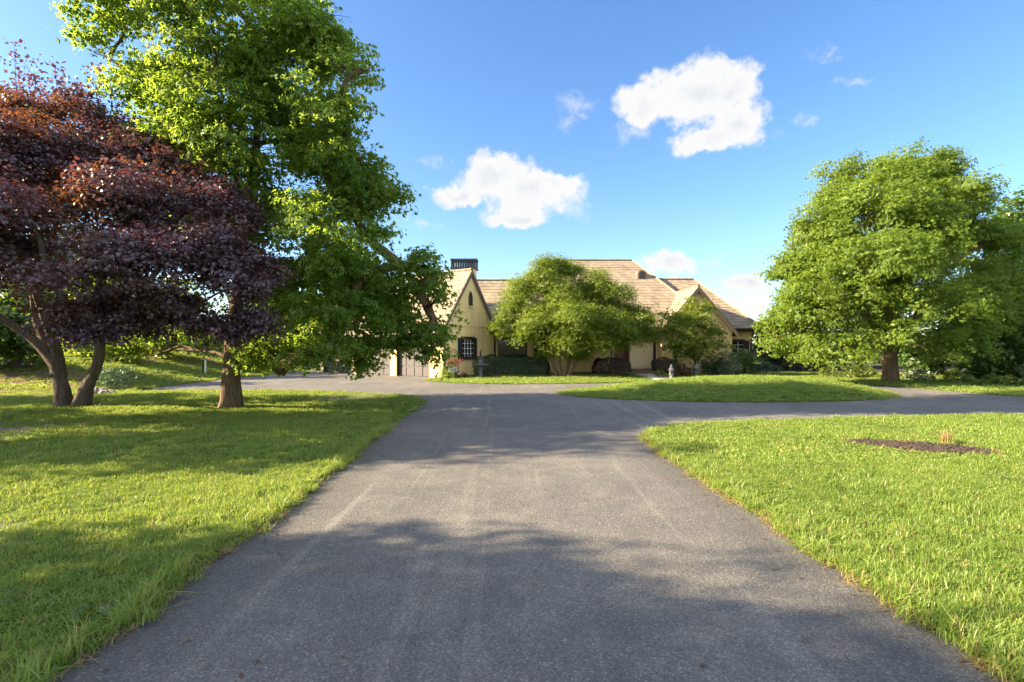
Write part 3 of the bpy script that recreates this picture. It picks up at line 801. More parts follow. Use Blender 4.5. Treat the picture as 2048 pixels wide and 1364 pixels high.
# its long whippy shoots above the crown
rng = np.random.default_rng(77); mm = MB(); P_, N_, D_ = [], [], []
for (px, py, px2, py2, Yq) in ((35,230,28,82,14),(95,215,45,120,14),(120,215,110,125,14.2),(150,215,135,160,14),(205,255,190,135,14),(250,280,215,150,14.2),(170,240,165,180,14),(60,240,80,150,14.3),(10,250,20,190,14)):
    a, b = W(px, py, Yq), W(px2, py2, Yq); path = bez(a, b, rng, .06, 6, 0); mm.tube(path, np.linspace(.012,.004,6), 4, cap=False)
    for k in range(70):
        u = rng.uniform(.45,1.0); q = a+(b-a)*u + rng.normal(0,.16,3)*[1,1,.7]; P_.append(q); N_.append(rng.normal(size=3)+[0,0,.6]); D_.append([0,0,1])
mm.build('shoot', M['bark_plum'], pt)
v, f = leaf_arrays(np.array(P_), np.array(N_), .10*rng.uniform(.7,1.3,len(P_)), rng, 'diamond', np.array(D_, float))
np_mesh('shoot_leaves', v, f, M['leaf_plum'], pt)

# the big tree on the right
RY = 24.6
rb = W(1780, 765, RY); rb[2] = .03
rp = [(1882,325,42,25),(1800,345,58,25.5),(1765,355,50,23.5),(1700,350,50,24.5),(1655,385,42,24.5),(1925,385,55,24),(1960,400,30,25),(1850,420,75,22.8),(1755,430,75,22.6),(1660,450,62,23.6),(1615,475,42,24.5),
      (1590,550,45,24),(1680,530,75,22.6),(1780,520,85,21.8),(1880,500,80,22.4),(1965,480,52,24.2),(1990,560,50,23.6),(1560,540,28,24.5),(1640,610,70,22.6),(1740,610,70,21.8),(1850,600,90,21.6),(1950,610,65,22.6),
      (1575,640,42,24),(1545,650,26,24.4),(1610,690,50,23),(1680,690,52,22.4),(1640,715,28,22.4),(1790,670,52,21.8),(1870,690,52,22),(1935,690,45,22.6),(1570,690,34,23.6),(2010,640,45,23.6),(2000,490,45,24.6),(1945,450,45,24.4),(2035,570,45,24.6),(1985,610,55,24),(1610,520,45,24.2),(1690,420,50,24),(1880,440,60,23.4),(1600,600,50,24),(1840,350,40,24.6),
      (1800,400,85,27.5),(1700,480,85,28),(1880,520,90,28),(1760,600,80,28),(1640,560,70,27.4),(1940,580,60,27)]
rt = [rb+[0,0,-.1], rb+[0,0,.8], rb+[.02,0,1.7], rb+[-.05,0,2.6], rb+[-.1,.1,4.2], rb+[.2,.1,6.4], rb+[.3,.1,8.6]]
rt2 = [rb+[.1,0,1.5], rb+[.6,-.1,2.4], rb+[1.6,-.3,3.8], rb+[2.5,-.3,5.6]]
rt3 = [rb+[-.1,0,1.5], rb+[-.6,-.1,2.3], rb+[-1.8,-.2,3.9], rb+[-2.6,-.2,6.0]]
tree('shade_tree', 'large round green tree with a short thick trunk on the right of the loop', rb,
     [(rt, [.31,.28,.29,.26,.2,.14,.07]), (rt2, [.2,.19,.15,.1]), (rt3, [.2,.19,.15,.1])],
     pf(rp), M['leaf_right'], M['bark_right'], 45, holes=.24, hscale=1.9, dens=112, lumps=4, lflat=.95, lsz=(.5,.78,.6), upw=.5, outw=.95, leaf=.115, kind='lobed', root_r=.3, roots=[np.array(q) for q in rt[3:]+rt2[2:]+rt3[2:]],
     spray=14, L=.7, twigs=8, flare=1.25, droop=.15, inner=.5, jit=.55)

# the feathery many-stemmed tree in front of the house
MYd = 28.6
sb = W(1125, 752, MYd); sb[2] = .03
sp_ = [(1088,528,24,28.6),(1120,535,24,28.8),(1085,545,38,28.6),(1140,540,30,29),(1050,580,42,28.4),(1110,585,55,27.6),(1180,575,45,28.6),(1230,605,42,28.4),(1272,635,36,28.2),(1296,648,22,28.4),(1265,665,34,28.4),(1290,675,18,28.6),(1030,620,32,28.4),(1015,640,22,28.2),(1075,635,48,27.4),(1150,640,55,27),(1215,650,45,27.6),
       (1120,680,45,27.2),(1180,685,38,27.4),(1050,668,30,27.8),(1240,680,28,28.2),(990,655,16,28),(1005,665,14,27.8),(1145,600,60,30),(1090,640,55,30.2),(1210,640,50,30),(1160,712,24,28.6),(1100,705,22,28.4)]
stems = []
rng = np.random.default_rng(3)
for tx, ty, tz in ((-1.25,-.3,2.0),(-.9,.3,2.4),(-.5,-.4,2.4),(-.15,.3,2.6),(.2,-.3,2.4),(.55,.2,2.4),(.95,-.2,2.1),(1.35,.3,2.3),(.75,.6,2.6)):
    b0 = sb+[tx*.22, ty*.3, -.08]
    stems.append(([b0, b0+[tx*.25,ty*.2,.45], b0+[tx*.52+rng.normal(0,.06),ty*.6,1.1], sb+[tx,ty,tz]], [.075,.062,.052,.04]))
tree('feathery_tree', 'feathery light green many stemmed tree on the front lawn before the house', sb, stems, pf(sp_, .8), M['leaf_multi'], M['bark_multi'], 51,
     holes=.08, hscale=1.3, dens=180, lumps=6, lflat=.85, lsz=(.5,.74,.58), leaf=.12, kind='palmate', root_r=.075, roots=[np.array(s[0][-1]) for s in stems], spray=16, L=.75, twigs=9, flare=1.15, droop=.25, upw=.9, inner=.35)

# the small tree by the entry
eb = W(1391, 745, 29.4); eb[2] = .03
ep = pf([(1378,612,20,29.4),(1340,640,26,29),(1395,640,30,28.8),(1425,665,26,29.2),(1330,668,22,29),(1370,672,32,28.4),(1440,690,16,29.2),(1345,692,18,28.8),(1405,692,28,28.6),(1375,705,24,28.8),(1360,650,30,30),(1410,620,20,29.6)], .85)
et = [eb+[0,0,-.1], eb+[-.05,0,.5], eb+[.2,0,1.0], eb+[.45,0,1.5], eb+[.5,0,2.4]]
et2 = [eb+[.05,0,.7], eb+[-.4,.1,1.5], eb+[-.9,.1,2.3]]
tree('entry_tree', 'small yellow green tree with a crooked trunk before the front gable', eb, [(et, [.09,.085,.08,.07,.05]), (et2, [.06,.05,.04])], ep, M['leaf_small'], M['bark_dark'], 61,
     dens=115, leaf=.13, kind='lobed', root_r=.08, spray=14, L=.6, twigs=7, flare=1.2, inner=.35)

# trees that stand farther off: each its own thing
def back_tree(name, label, px, base_y, Y, puffs, leafm, seed, group=None, dens=55, leaf=.24, zb=None, tr=.16, kind='diamond'):
    b = W(px, base_y, Y)
    b[2] = float(hill(b[0], b[1])) if zb is None else zb
    P = pf(puffs, .85); top = max(p[0][2] for p in P)
    tk = [b+[0,0,-.2], b+[.05,0,.25*(top-b[2])], b+[.1,.05,.55*(top-b[2])], b+[.0,0,.95*(top-b[2])]]
    return tree(name, label, b, [(tk, [tr,tr*.85,tr*.6,tr*.25])], P, leafm, M['bark_dark'], seed, dens=dens, leaf=leaf, kind=kind, group=group, root_r=tr, spray=12, L=.9, twigs=4, inner=.3)
GL, GR = 'trees on the bank behind the left lawn', 'woodland trees beyond the right side of the loop'
back_tree('bank_tree', 'bright backlit tree on the bank, seen between the purple trunks', 205, 745, 27, [(200,640,55,27),(150,660,40,27),(250,655,45,27),(200,700,40,26.5),(160,710,30,26.5),(240,705,30,26),(200,580,60,27.5)], M['leaf_yellow'], 71, GL)
back_tree('bank_tree', 'bright backlit tree on the bank left of the maple trunk', 330, 735, 31, [(330,650,55,31),(280,670,40,31),(375,672,40,31),(340,600,60,31.5),(310,695,35,30),(420,690,32,31)], M['leaf_yellow'], 72, GL)
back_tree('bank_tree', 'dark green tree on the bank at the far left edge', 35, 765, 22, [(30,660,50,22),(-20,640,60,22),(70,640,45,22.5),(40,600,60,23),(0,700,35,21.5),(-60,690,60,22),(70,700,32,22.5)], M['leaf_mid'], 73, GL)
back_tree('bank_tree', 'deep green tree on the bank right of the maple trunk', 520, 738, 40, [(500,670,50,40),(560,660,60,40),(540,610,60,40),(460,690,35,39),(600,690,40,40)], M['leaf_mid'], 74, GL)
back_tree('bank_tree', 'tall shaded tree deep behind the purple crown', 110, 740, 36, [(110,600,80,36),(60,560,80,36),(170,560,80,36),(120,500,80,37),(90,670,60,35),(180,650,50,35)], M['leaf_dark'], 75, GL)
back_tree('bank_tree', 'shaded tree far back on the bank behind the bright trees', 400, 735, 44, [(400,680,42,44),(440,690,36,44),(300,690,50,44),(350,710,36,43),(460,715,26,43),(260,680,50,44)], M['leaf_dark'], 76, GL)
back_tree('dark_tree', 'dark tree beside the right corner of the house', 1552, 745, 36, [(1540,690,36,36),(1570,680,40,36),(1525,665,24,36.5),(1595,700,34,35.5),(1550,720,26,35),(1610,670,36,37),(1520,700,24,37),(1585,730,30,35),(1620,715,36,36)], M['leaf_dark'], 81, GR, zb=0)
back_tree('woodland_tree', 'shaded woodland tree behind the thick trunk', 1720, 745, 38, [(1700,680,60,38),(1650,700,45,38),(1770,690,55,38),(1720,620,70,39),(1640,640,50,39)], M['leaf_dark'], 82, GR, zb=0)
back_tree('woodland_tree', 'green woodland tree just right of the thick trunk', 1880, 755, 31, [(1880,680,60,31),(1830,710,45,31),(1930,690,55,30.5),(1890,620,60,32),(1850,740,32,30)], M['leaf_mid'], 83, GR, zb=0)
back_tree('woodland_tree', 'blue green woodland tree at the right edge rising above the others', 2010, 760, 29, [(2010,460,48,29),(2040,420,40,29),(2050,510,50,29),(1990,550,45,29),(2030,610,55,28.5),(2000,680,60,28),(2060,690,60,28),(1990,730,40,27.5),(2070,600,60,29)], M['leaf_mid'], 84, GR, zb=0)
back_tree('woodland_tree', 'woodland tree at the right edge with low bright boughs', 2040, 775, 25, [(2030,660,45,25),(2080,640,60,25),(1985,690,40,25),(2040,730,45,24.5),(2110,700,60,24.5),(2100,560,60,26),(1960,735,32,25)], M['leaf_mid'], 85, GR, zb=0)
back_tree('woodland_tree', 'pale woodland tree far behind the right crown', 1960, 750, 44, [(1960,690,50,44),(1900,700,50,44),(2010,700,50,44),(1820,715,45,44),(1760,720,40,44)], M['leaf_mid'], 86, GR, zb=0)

# trees standing to the left, outside the picture, whose shadows cross the foreground
for i, (x, y, hgt, r, cb) in enumerate(((-16, 1.8, 9.5, 2.2, .62), (-17, -2.2, 10, 2.5, .58), (-19.5, 8.2, 11.4, 2.0, .42), (-23, 11.2, 9.4, 2.4, .3), (-26, 15.5, 8.5, 2.4, .3))):
    P = []
    rr = np.random.default_rng(200+i)
    for k in range(16):
        zz = (cb+(.93-cb)*(k+.5)/16)*hgt; tp = 1.25-.85*(k/16); a = k*2.4+rr.uniform(-.5,.5); q = rr.uniform(.3,.8)*r*tp
        P.append((np.array([x+q*math.cos(a), y+q*math.sin(a), zz]), (r*.52*tp, r*.52*tp, r*.42)))
    tk = [np.array([x,y,-.1]), np.array([x+.1,y,.3*hgt]), np.array([x,y+.1,.85*hgt])]
    tree('lawn_tree', 'green lawn tree left of the driveway outside the picture', (x, y, 0), [(tk, [.17,.13,.05])], P, M['leaf_mid'], M['bark_dark'], 210+i, holes=.32, dens=100, leaf=.17, group='lawn trees left of the picture', root_r=.13, spray=12, L=.7, twigs=4)

make_litter()

# ------------------------------------------------------------------ shrubs and hedges
def shrub(name, label, puffs, leafm, seed, cat='shrub', dens=420, leaf=.07, kind='diamond', flat=.85, group=None, stems=5, L=.22):
    rng = np.random.default_rng(seed); P = pf(puffs, flat)
    c = np.mean([p[0] for p in P], 0); gz = float(hill(c[0], c[1]))
    base = np.array([c[0], c[1], gz])
    root = thing(name, label, cat, base, group); m = MB()
    for _ in range(stems):
        q = P[rng.integers(len(P))][0]+rng.normal(0,.08,3)
        m = MB(); m.tube(bez(base+[rng.normal(0,.08), rng.normal(0,.08), -.05], q, rng, .1, 6), np.linspace(.025,.008,6), 5)
        m.build('stem', M['bark_dark'], root)
    p, nn, d = crown_points(P, dens, rng, spray=8, L=L, upw=.5, outw=.8, jit=.5, inner=.62, bottom=.9)
    p[:,2] = np.maximum(p[:,2], gz+.03)
    v, f = leaf_arrays(p, nn, leaf*rng.uniform(.7,1.3,len(p)), rng, kind)
    np_mesh('foliage', v, f, leafm, root)
    return root

def hedge(name, label, x0, x1, y0, y1, z1, leafm, seed, dens=2600, leaf=.045, round_=.25, z0=.02, top=None, group=None):
    rng = np.random.default_rng(seed); n = int(dens*((x1-x0)*(y1-y0)+(x1-x0)*z1+(y1-y0)*z1*2)*1.3)
    root = thing(name, label, 'hedge', ((x0+x1)/2, (y0+y1)/2, 0), group)
    s = rng.normal(size=(n,3)); c = np.array([(x0+x1)/2, (y0+y1)/2, z1*.45]); h = np.array([(x1-x0)/2, (y1-y0)/2, z1*.55])
    face = rng.choice(3, n, p=np.array([(h[1]*h[2]), (h[0]*h[2]), (h[0]*h[1])])/((h[1]*h[2])+(h[0]*h[2])+(h[0]*h[1])))
    q = rng.uniform(-1, 1, (n,3)); q[np.arange(n), face] = np.sign(q[np.arange(n), face])
    nn = np.zeros((n,3)); nn[np.arange(n), face] = q[np.arange(n), face]
    p = q*h                               # round the box
    rr = min(round_, h.min()*.95); inn = np.clip(p, -(h-rr), h-rr); d = p-inn; dl = np.linalg.norm(d, axis=1)[:, None]+1e-6
    p = inn + d/dl*rr*(dl > 1e-5)*np.minimum(1, dl/rr*1.0+.0) if False else inn + d/dl*np.minimum(dl, rr)
    p += nn*(.05*np.sin(p[:, :1]*4.1+seed)+.04*np.sin(p[:, :1]*9+p[:, 2:]*7)+rng.normal(0,.025,(n,1))-.03*rng.random((n,1)))
    w = p + c; w[:,2] = np.maximum(w[:,2], z0)
    if top is not None: w[:,2] *= top((w[:,0]-x0)/(x1-x0))
    v, f = leaf_arrays(w, nn+d/dl*.5+.6*s, leaf*rng.uniform(.7,1.3,n), rng)
    np_mesh('foliage', v, f, leafm, root)
    m = MB()
    for k in range(max(3, int((x1-x0)*3))):
        bx = rng.uniform(x0+.15, x1-.15); b = np.array([bx, (y0+y1)/2+rng.normal(0,.1), -.02])
        m = MB(); m.tube(bez(b, b+[rng.normal(0,.12), rng.normal(0,.1), z1*.7], rng, .08, 5), np.linspace(.025,.01,5), 5)
        m.build('stem', M['bark_dark'], root)
    return root

hedge('hedge', 'long dark green clipped hedge under the large front window', -2.55, 2.1, 29.2, 30.3, 1.1, M['leaf_hedge'], 301)
hedge('barberry_hedge', 'burgundy and bronze clipped hedge left of the front door', 4.9, 7.15, 30.2, 31.2, .95, M['leaf_burgundy'], 302, dens=1800, top=lambda u: .95+.1*np.sin(u*5), round_=.35)
hedge('barberry_hedge', 'dark burgundy rounded hedge right of the front steps', 8.35, 10.1, 30.2, 31.2, .95, M['leaf_burgundy'], 303, dens=1800, top=lambda u: 1.0-.35*np.maximum(0,u-.55)/.45, round_=.4)
hedge('low_hedge', 'low dark brown hedge at the edge of the woods right of the house', 17.0, 20.8, 34.0, 34.8, .5, M['leaf_burgundy'], 304, dens=450)
shrub('round_shrub', 'round yellow green shrub at the garage corner', [(893,742,12,26.9),(888,748,8,26.7),(899,747,8,26.6)], M['leaf_yellow'], 311, dens=500)
shrub('low_shrub', 'low bronze leaved shrub beside the urn', [(915,751,8,27),(925,751,8,27),(932,752,5,27.1)], M['leaf_bronze'], 312, dens=500)
shrub('low_shrub', 'low bronze plant at the foot of the fountain', [(972,750,7,28.1),(980,748,5,28.3),(966,752,5,27.9)], M['leaf_bronze'], 313, dens=400)
shrub('low_shrub', 'small bronze shrub before the burgundy hedge left of the walk', [(1228,742,8,29.2),(1237,746,6,29)], M['leaf_bronze'], 314, dens=350)
shrub('low_shrub', 'small green shrub at the corner of the walk', [(1258,745,9,28.6),(1248,748,6,28.4)], M['leaf_mid'], 315, dens=450)
shrub('low_shrub', 'bronze shrub under the small entry tree', [(1362,738,14,28.6),(1375,742,10,28.4),(1350,744,9,28.4)], M['leaf_bronze'], 316, dens=450)
shrub('low_shrub', 'strappy yellow green plant beside the left stone lantern', [(1318,745,7,27.6),(1327,748,6,27.3),(1310,746,5,27.8)], M['leaf_yellow'], 317, dens=350, kind='narrow', leaf=.14)
shrub('dark_shrub', 'dark green shrub left of the pale topped shrub', [(1425,725,20,30),(1415,735,14,29.8),(1440,735,16,29.7)], M['leaf_hedge'], 318, dens=420)
shrub('variegated_shrub', 'pale topped variegated shrub between two dark ones', [(1455,718,18,29.8),(1465,735,18,29.5),(1450,738,14,29.5)], M['leaf_varieg'], 319, dens=420)
shrub('dark_shrub', 'broad layered green shrub under the right wing window', [(1490,715,20,30.6),(1475,720,18,30.4),(1505,722,16,30.8),(1490,735,20,30.4)], M['leaf_mid'], 320, dens=420)
shrub('woodland_shrub', 'grey green shrub right of the layered shrub by the house', [(1530,738,18,33),(1548,742,14,33),(1520,748,10,32.4)], M['leaf_grey'], 321, dens=300, leaf=.1)
shrub('woodland_shrub', 'bright green shrub in the shade left of the thick trunk', [(1690,742,22,27.5),(1655,748,16,27.3),(1725,745,20,27.6),(1745,752,13,27.2)], M['leaf_yellow'], 322, dens=220, leaf=.13, kind='narrow')
shrub('woodland_shrub', 'white flecked shrub right of the thick trunk', [(1835,750,16,25.2),(1855,758,12,24.8),(1815,752,10,25.4)], M['leaf_varieg'], 323, dens=220, leaf=.11)
shrub('woodland_shrub', 'lime shrub on the right verge, nearer the thick trunk', [(1910,755,18,24),(1935,762,13,23.8),(1895,765,12,23.6)], M['leaf_yellow'], 324, dens=230, leaf=.12)
shrub('woodland_shrub', 'lime shrub on the right verge nearest the picture edge', [(1985,765,18,22.5),(2010,768,14,22.4),(1968,770,10,22.2)], M['leaf_yellow'], 325, dens=230, leaf=.12)
shrub('woodland_shrub', 'dark shrub on the right verge between the lime shrubs', [(1950,750,16,25.4),(1965,757,14,25)], M['leaf_dark'], 326, dens=230, leaf=.12)
shrub('woodland_shrub', 'dark shrub at the right edge under bare stems', [(2035,775,16,21.6),(2060,770,22,21.6)], M['leaf_mid'], 327, dens=230, leaf=.12)
shrub('bank_shrub', 'grey green bush at the corner of the left bank', [(235,748,22,20.6),(215,755,20,20.2),(255,750,20,20.9),(225,768,16,19.9),(250,770,14,20.2)], M['leaf_grey'], 328, dens=330, leaf=.10, kind='narrow')

# ------------------------------------------------------------------ the house
A0 = np.array([-3.75, 27.2, 0.0]); U = np.array([-.83, .56, 0])/math.hypot(.83,.56); V_ = np.array([.56, .83, 0])/math.hypot(.83,.56)
Zv = np.array([0,0,1.0]); NF = -V_           # front normal of the garage wing (towards the camera, left)
NG = -U                                       # outward normal of its gable end
house = thing('house', 'long cream stucco house with brown tiled hipped roofs and steep gables', 'house', (4, 32, 0))
GW, GLn, EZ, RZ = 4.6, 11.0, 2.75, 5.95
def g_(t, w, z): return A0 + U*t + V_*w + Zv*z

def tiles(mb, a, b, c, d, course=.36, tw=.34, lip=.028, seed=0):
    """Courses of overlapping roof tiles on the plane a-b (eave) to d-c (top)."""
    a, b, c, d = [np.array(q, float) for q in (a, b, c, d)]
    nrm = np.cross(b-a, d-a)
    if np.linalg.norm(nrm) < 1e-6: nrm = np.cross(b-a, c-a)
    nrm /= np.linalg.norm(nrm)
    if nrm[2] < 0: nrm = -nrm
    Ls = max(np.linalg.norm(d-a), np.linalg.norm(c-b)); mid = np.linalg.norm((c+d)/2-(a+b)/2)
    n = max(2, int(mid/course)); rng = np.random.default_rng(seed)
    for i in range(n):
        u0, u1 = i/n, min(1.0, (i+1.12)/n)
        p0, q0 = a+(d-a)*u0, b+(c-b)*u0; p1, q1 = a+(d-a)*u1, b+(c-b)*u1
        W_ = np.linalg.norm(q0-p0); k = max(1, int(round(W_/tw)))
        off = nrm*lip; e1 = nrm*.006
        xs = np.linspace(0, 1, k+1); xs[1:-1] += rng.normal(0, .06/k, max(0, k-1)) if k > 1 else 0
        for j in range(k):
            s, t = xs[j], xs[j+1]; jz = nrm*rng.normal(0, .006)
            A, B = p0+(q0-p0)*s+off+jz, p0+(q0-p0)*t+off+jz
            C, D = p1+(q1-p1)*t+e1, p1+(q1-p1)*s+e1
            m0 = len(mb.v)
            mb.v += [tuple(A), tuple(B), tuple(C), tuple(D), tuple(A-off*1.05), tuple(B-off*1.05)]
            mb.f += [(m0, m0+1, m0+2, m0+3), (m0+4, m0+5, m0+1, m0)]

def ridge(mb, a, b, r=.09):
    a = np.array(a, float); b = np.array(b, float); L = np.linalg.norm(b-a); k = max(1, int(L/.4)); d = (b-a)/k
    for i in range(k):
        mb.tube([a+d*i, a+d*(i+1.08)], [r, r*.82], 8)

# --- garage wing
w = MB()
gh = 2.2
for t0, t1 in ((0,.89),(3.42,3.92),(6.75,7.3),(10.06,GLn)):
    w.box(g_((t0+t1)/2, .15, EZ/2), t1-t0, .3, EZ, U, V_)
for t0, t1 in ((.89,3.42),(3.92,6.75),(7.3,10.06)):
    w.box(g_((t0+t1)/2, .152, (gh+EZ)/2), t1-t0, .29, EZ-gh, U, V_)
w.box(g_(GLn/2, GW-.15, EZ/2), GLn, .3, EZ, U, V_)
w.build('garage_wall', M['stucco'], house)
gw = MB()
gw.prism([g_(.0,.0,0), g_(0,GW,0), g_(0,GW,EZ), g_(0,GW/2,RZ-.05), g_(0,0,EZ)], NG*.12)
gw.build('gable_wall', M['stucco'], house)
gw = MB()
gw.prism([g_(GLn,.0,0), g_(GLn,GW,0), g_(GLn,GW,EZ), g_(GLn,GW/2,RZ-.05), g_(GLn,0,EZ)], -NG*.1)
gwo = gw.build('gable_wall', M['stucco'], house)
bd = MB(); bd.box(g_(-.135, GW/2, 2.83), .03, GW-.1, .05, U, V_); bd.build('string_course', M['stucco'], house)
for t0, t1 in ((.89,3.42),(3.92,6.75),(7.3,10.06)):
    dm = MB(); tc = (t0+t1)/2; wd = t1-t0
    dm.box(g_(tc, .24, gh/2), wd, .06, gh, U, V_)
    for r_ in range(4):
        for c_ in range(4):
            dm.box(g_(t0+wd*(c_+.5)/4, .2, gh*(r_+.5)/4), wd/4-.09, .03, gh/4-.09, U, V_)
    dm.build('garage_door', M['gdoor'], house)
    fm = MB()
    for tt in (t0+.03, t1-.03): fm.box(g_(tt, .1, gh/2), .06, .2, gh, U, V_)
    fm.box(g_(tc, .1, gh-.03), wd-.12, .2, .06, U, V_)
    fm.build('door_frame', M['trim'], house)
oh, rk = .35, .22
sl_ = (RZ-EZ)/(GW/2)
ea = lambda t, sgn: g_(t, GW/2 + sgn*(GW/2+oh), EZ-oh*sl_)
r0, r1 = g_(-rk, GW/2, RZ+.06), g_(GLn+rk, GW/2, RZ+.06)
rf = MB()
tiles(rf, ea(GLn+rk,-1)+Zv*.06, ea(-rk,-1)+Zv*.06, r0, r1, seed=1)
tiles(rf, ea(-rk,1)+Zv*.06, ea(GLn+rk,1)+Zv*.06, r1, r0, seed=2)
ridge(rf, r0+Zv*.03, r1+Zv*.03)
rf.build('garage_roof', M['tile'], house)
rd = MB()                                     # roof deck and barge boards
for sgn in (-1, 1):
    e0, e1 = ea(-rk, sgn), ea(GLn+rk, sgn); top0, top1 = g_(-rk,GW/2,RZ), g_(GLn+rk,GW/2,RZ)
    rd.prism([e0, e1, top1, top0], -Zv*.06)
rd.build('roof_deck', M['trim'], house)
bb = MB()
for sgn in (-1, 1):
    e0 = ea(-rk, sgn); tp = g_(-rk, GW/2, RZ)
    bb.prism([e0+NG*.003+Zv*.05, tp+NG*.003+Zv*.08, tp+NG*.003-Zv*.22, e0+NG*.003-Zv*.2], NG*.05)
bb.build('barge_board', M['rake'], house)
gt = MB()
gt.tube([ea(GLn+rk,-1)+NF*.06-Zv*.02, ea(-rk,-1)+NF*.06-Zv*.02], .075, 8)
gt.build('gutter', M['trim'], house)
dp = MB(); dp.tube([g_(-.18,.06,2.35), g_(-.18,.06,.05)], .05, 8); dp.build('downspout', M['trim'], house)
cor = g_(-.18, GW-.02, 0)
dp = MB(); dp.tube([cor+[.2,-.15,2.5], cor+[.12,-.1,2.35], cor+[.0,0,2.2], cor+[0,0,.05]], .055, 8); dp.build('downspout', M['trim'], house)

def window(c, ax, nrm, wd, ht, cols=3, rows=4, shutters=True, fm='trim', muntin='white', head=True, sh=.3, name='window', arch=False):
    ax = np.array(ax, float); nrm = np.array(nrm, float); c = np.array(c, float)
    f_ = MB()
    for s in (-1,1): f_.box(c+ax*s*(wd/2-.03)+nrm*.03, .06, .06, ht, ax, nrm)
    for s in (-1,1): f_.box(c+Zv*s*(ht/2-.03)+nrm*.03, wd-.12, .06, .06, ax, nrm)
    if head: f_.box(c+Zv*(ht/2+.05)+nrm*.05, wd+.1, .1, .1, ax, nrm)
    f_.box(c-Zv*(ht/2+.035)+nrm*.07, wd+.12, .14, .07, ax, nrm)
    fo = f_.build(name, M[fm], house)
    p = MB(); p.box(c+nrm*.012, wd-.1, .02, ht-.1, ax, nrm); p.build('pane', M['glass'], fo)
    mu = MB()
    for i in range(1, cols): mu.box(c+ax*(wd*i/cols-wd/2)+nrm*.033, .028, .02, ht-.13, ax, nrm)
    for j in range(1, rows): mu.box(c+Zv*(ht*j/rows-ht/2)+nrm*.030, wd-.13, .02, .028, ax, nrm)
    mu.build('muntins', M[muntin], fo)
    if shutters:
        for s in ((-1,1) if shutters is True else shutters):
            q = MB(); cc = c+ax*s*(wd/2+sh/2+.015)+nrm*.03
            q.box(cc, sh, .03, ht+.06, ax, nrm)
            for k in range(12): q.box(cc+Zv*(ht*(k+.5)/12-ht/2)+nrm*.022, sh-.07, .02, ht/12-.03, ax, nrm)
            q.build('shutter', M['shutter'], fo)
    return fo
window(g_(-.12, 2.03, 1.57), V_, NG, 1.06, 1.12, 4, 4)
# small pointed window high in the gable
am = MB(); c = g_(-.12, GW/2, 4.35)
arch = [(-.17,-.4),(.17,-.4),(.17,.15),(.13,.3),(.06,.41),(0,.46),(-.06,.41),(-.13,.3),(-.17,.15)]
am.prism([c+V_*x+Zv*z for x, z in arch], NG*.05); ao = am.build('lancet_window', M['rake'], house)
am = MB(); am.prism([c+V_*x*.68+Zv*(z*.86)+NG*.052 for x, z in arch], NG*.008); am.build('pane', M['glass'], ao)
am = MB(); am.box(c-Zv*.43+NG*.06, .42, .1, .06, V_, NG); am.build('sill', M['stucco_pale'], ao)

# chimney
cx = np.array([-3.0, 32.4, 0]); cw = 1.55; cd_ = .9
ch = MB(); ch.box(cx+Zv*3.25, cw-.1, cd_, 6.5); cho = ch.build('chimney', M['stucco'], house)
cp = MB()
cp.box(cx+Zv*6.55, cw+.14, cd_+.14, .12); cp.box(cx+Zv*7.08, cw+.14, cd_+.14, .1)
for k in range(11):
    xx = -cw/2+.02+(cw-.04)*k/10
    for s in (-1,1): cp.box(cx+[xx, s*(cd_/2+.02), 6.82], .07, .05, .42)
for k in range(5):
    for s in (-1,1): cp.box(cx+[s*(cw/2+.02), -cd_/2+.1+(cd_-.2)*k/4, 6.82], .05, .07, .42)
cp.build('chimney_cap', M['metal'], cho)

# --- the linking wing, main block, right wing and the front gable
FY = 33.0
def wallbox(name, x0, x1, y0, y1, z0, z1, mat='stucco'):
    m = MB(); m.box(((x0+x1)/2, (y0+y1)/2, (z0+z1)/2), x1-x0, y1-y0, z1-z0); return m.build(name, M[mat], house)
LY = 31.2
wallbox('link_wall', -1.35, 3.6, LY, LY+.3, 0, 2.55)
wallbox('main_wall', 3.55, 6.35, FY-.5, FY-.2, 0, 2.9)
wallbox('main_wall', 8.05, 9.2, FY-.8, FY-.5, 0, 2.9, 'stucco_pale')
wallbox('main_wall', 6.35, 8.05, FY-.45, FY-.15, 2.25, 2.9)
wallbox('wing_wall', 13.4, 15.3, FY-.35, FY-.05, 0, 2.75)
wallbox('side_wall', 15.0, 15.3, FY-.04, FY+9, 0, 2.75)
wallbox('entry_pier', 7.35, 8.05, FY-1.0, FY-.46, 0, 2.9, 'stucco_pale')
wallbox('return_wall', 3.3, 3.6, LY+.3, FY-.2, 0, 2.9)

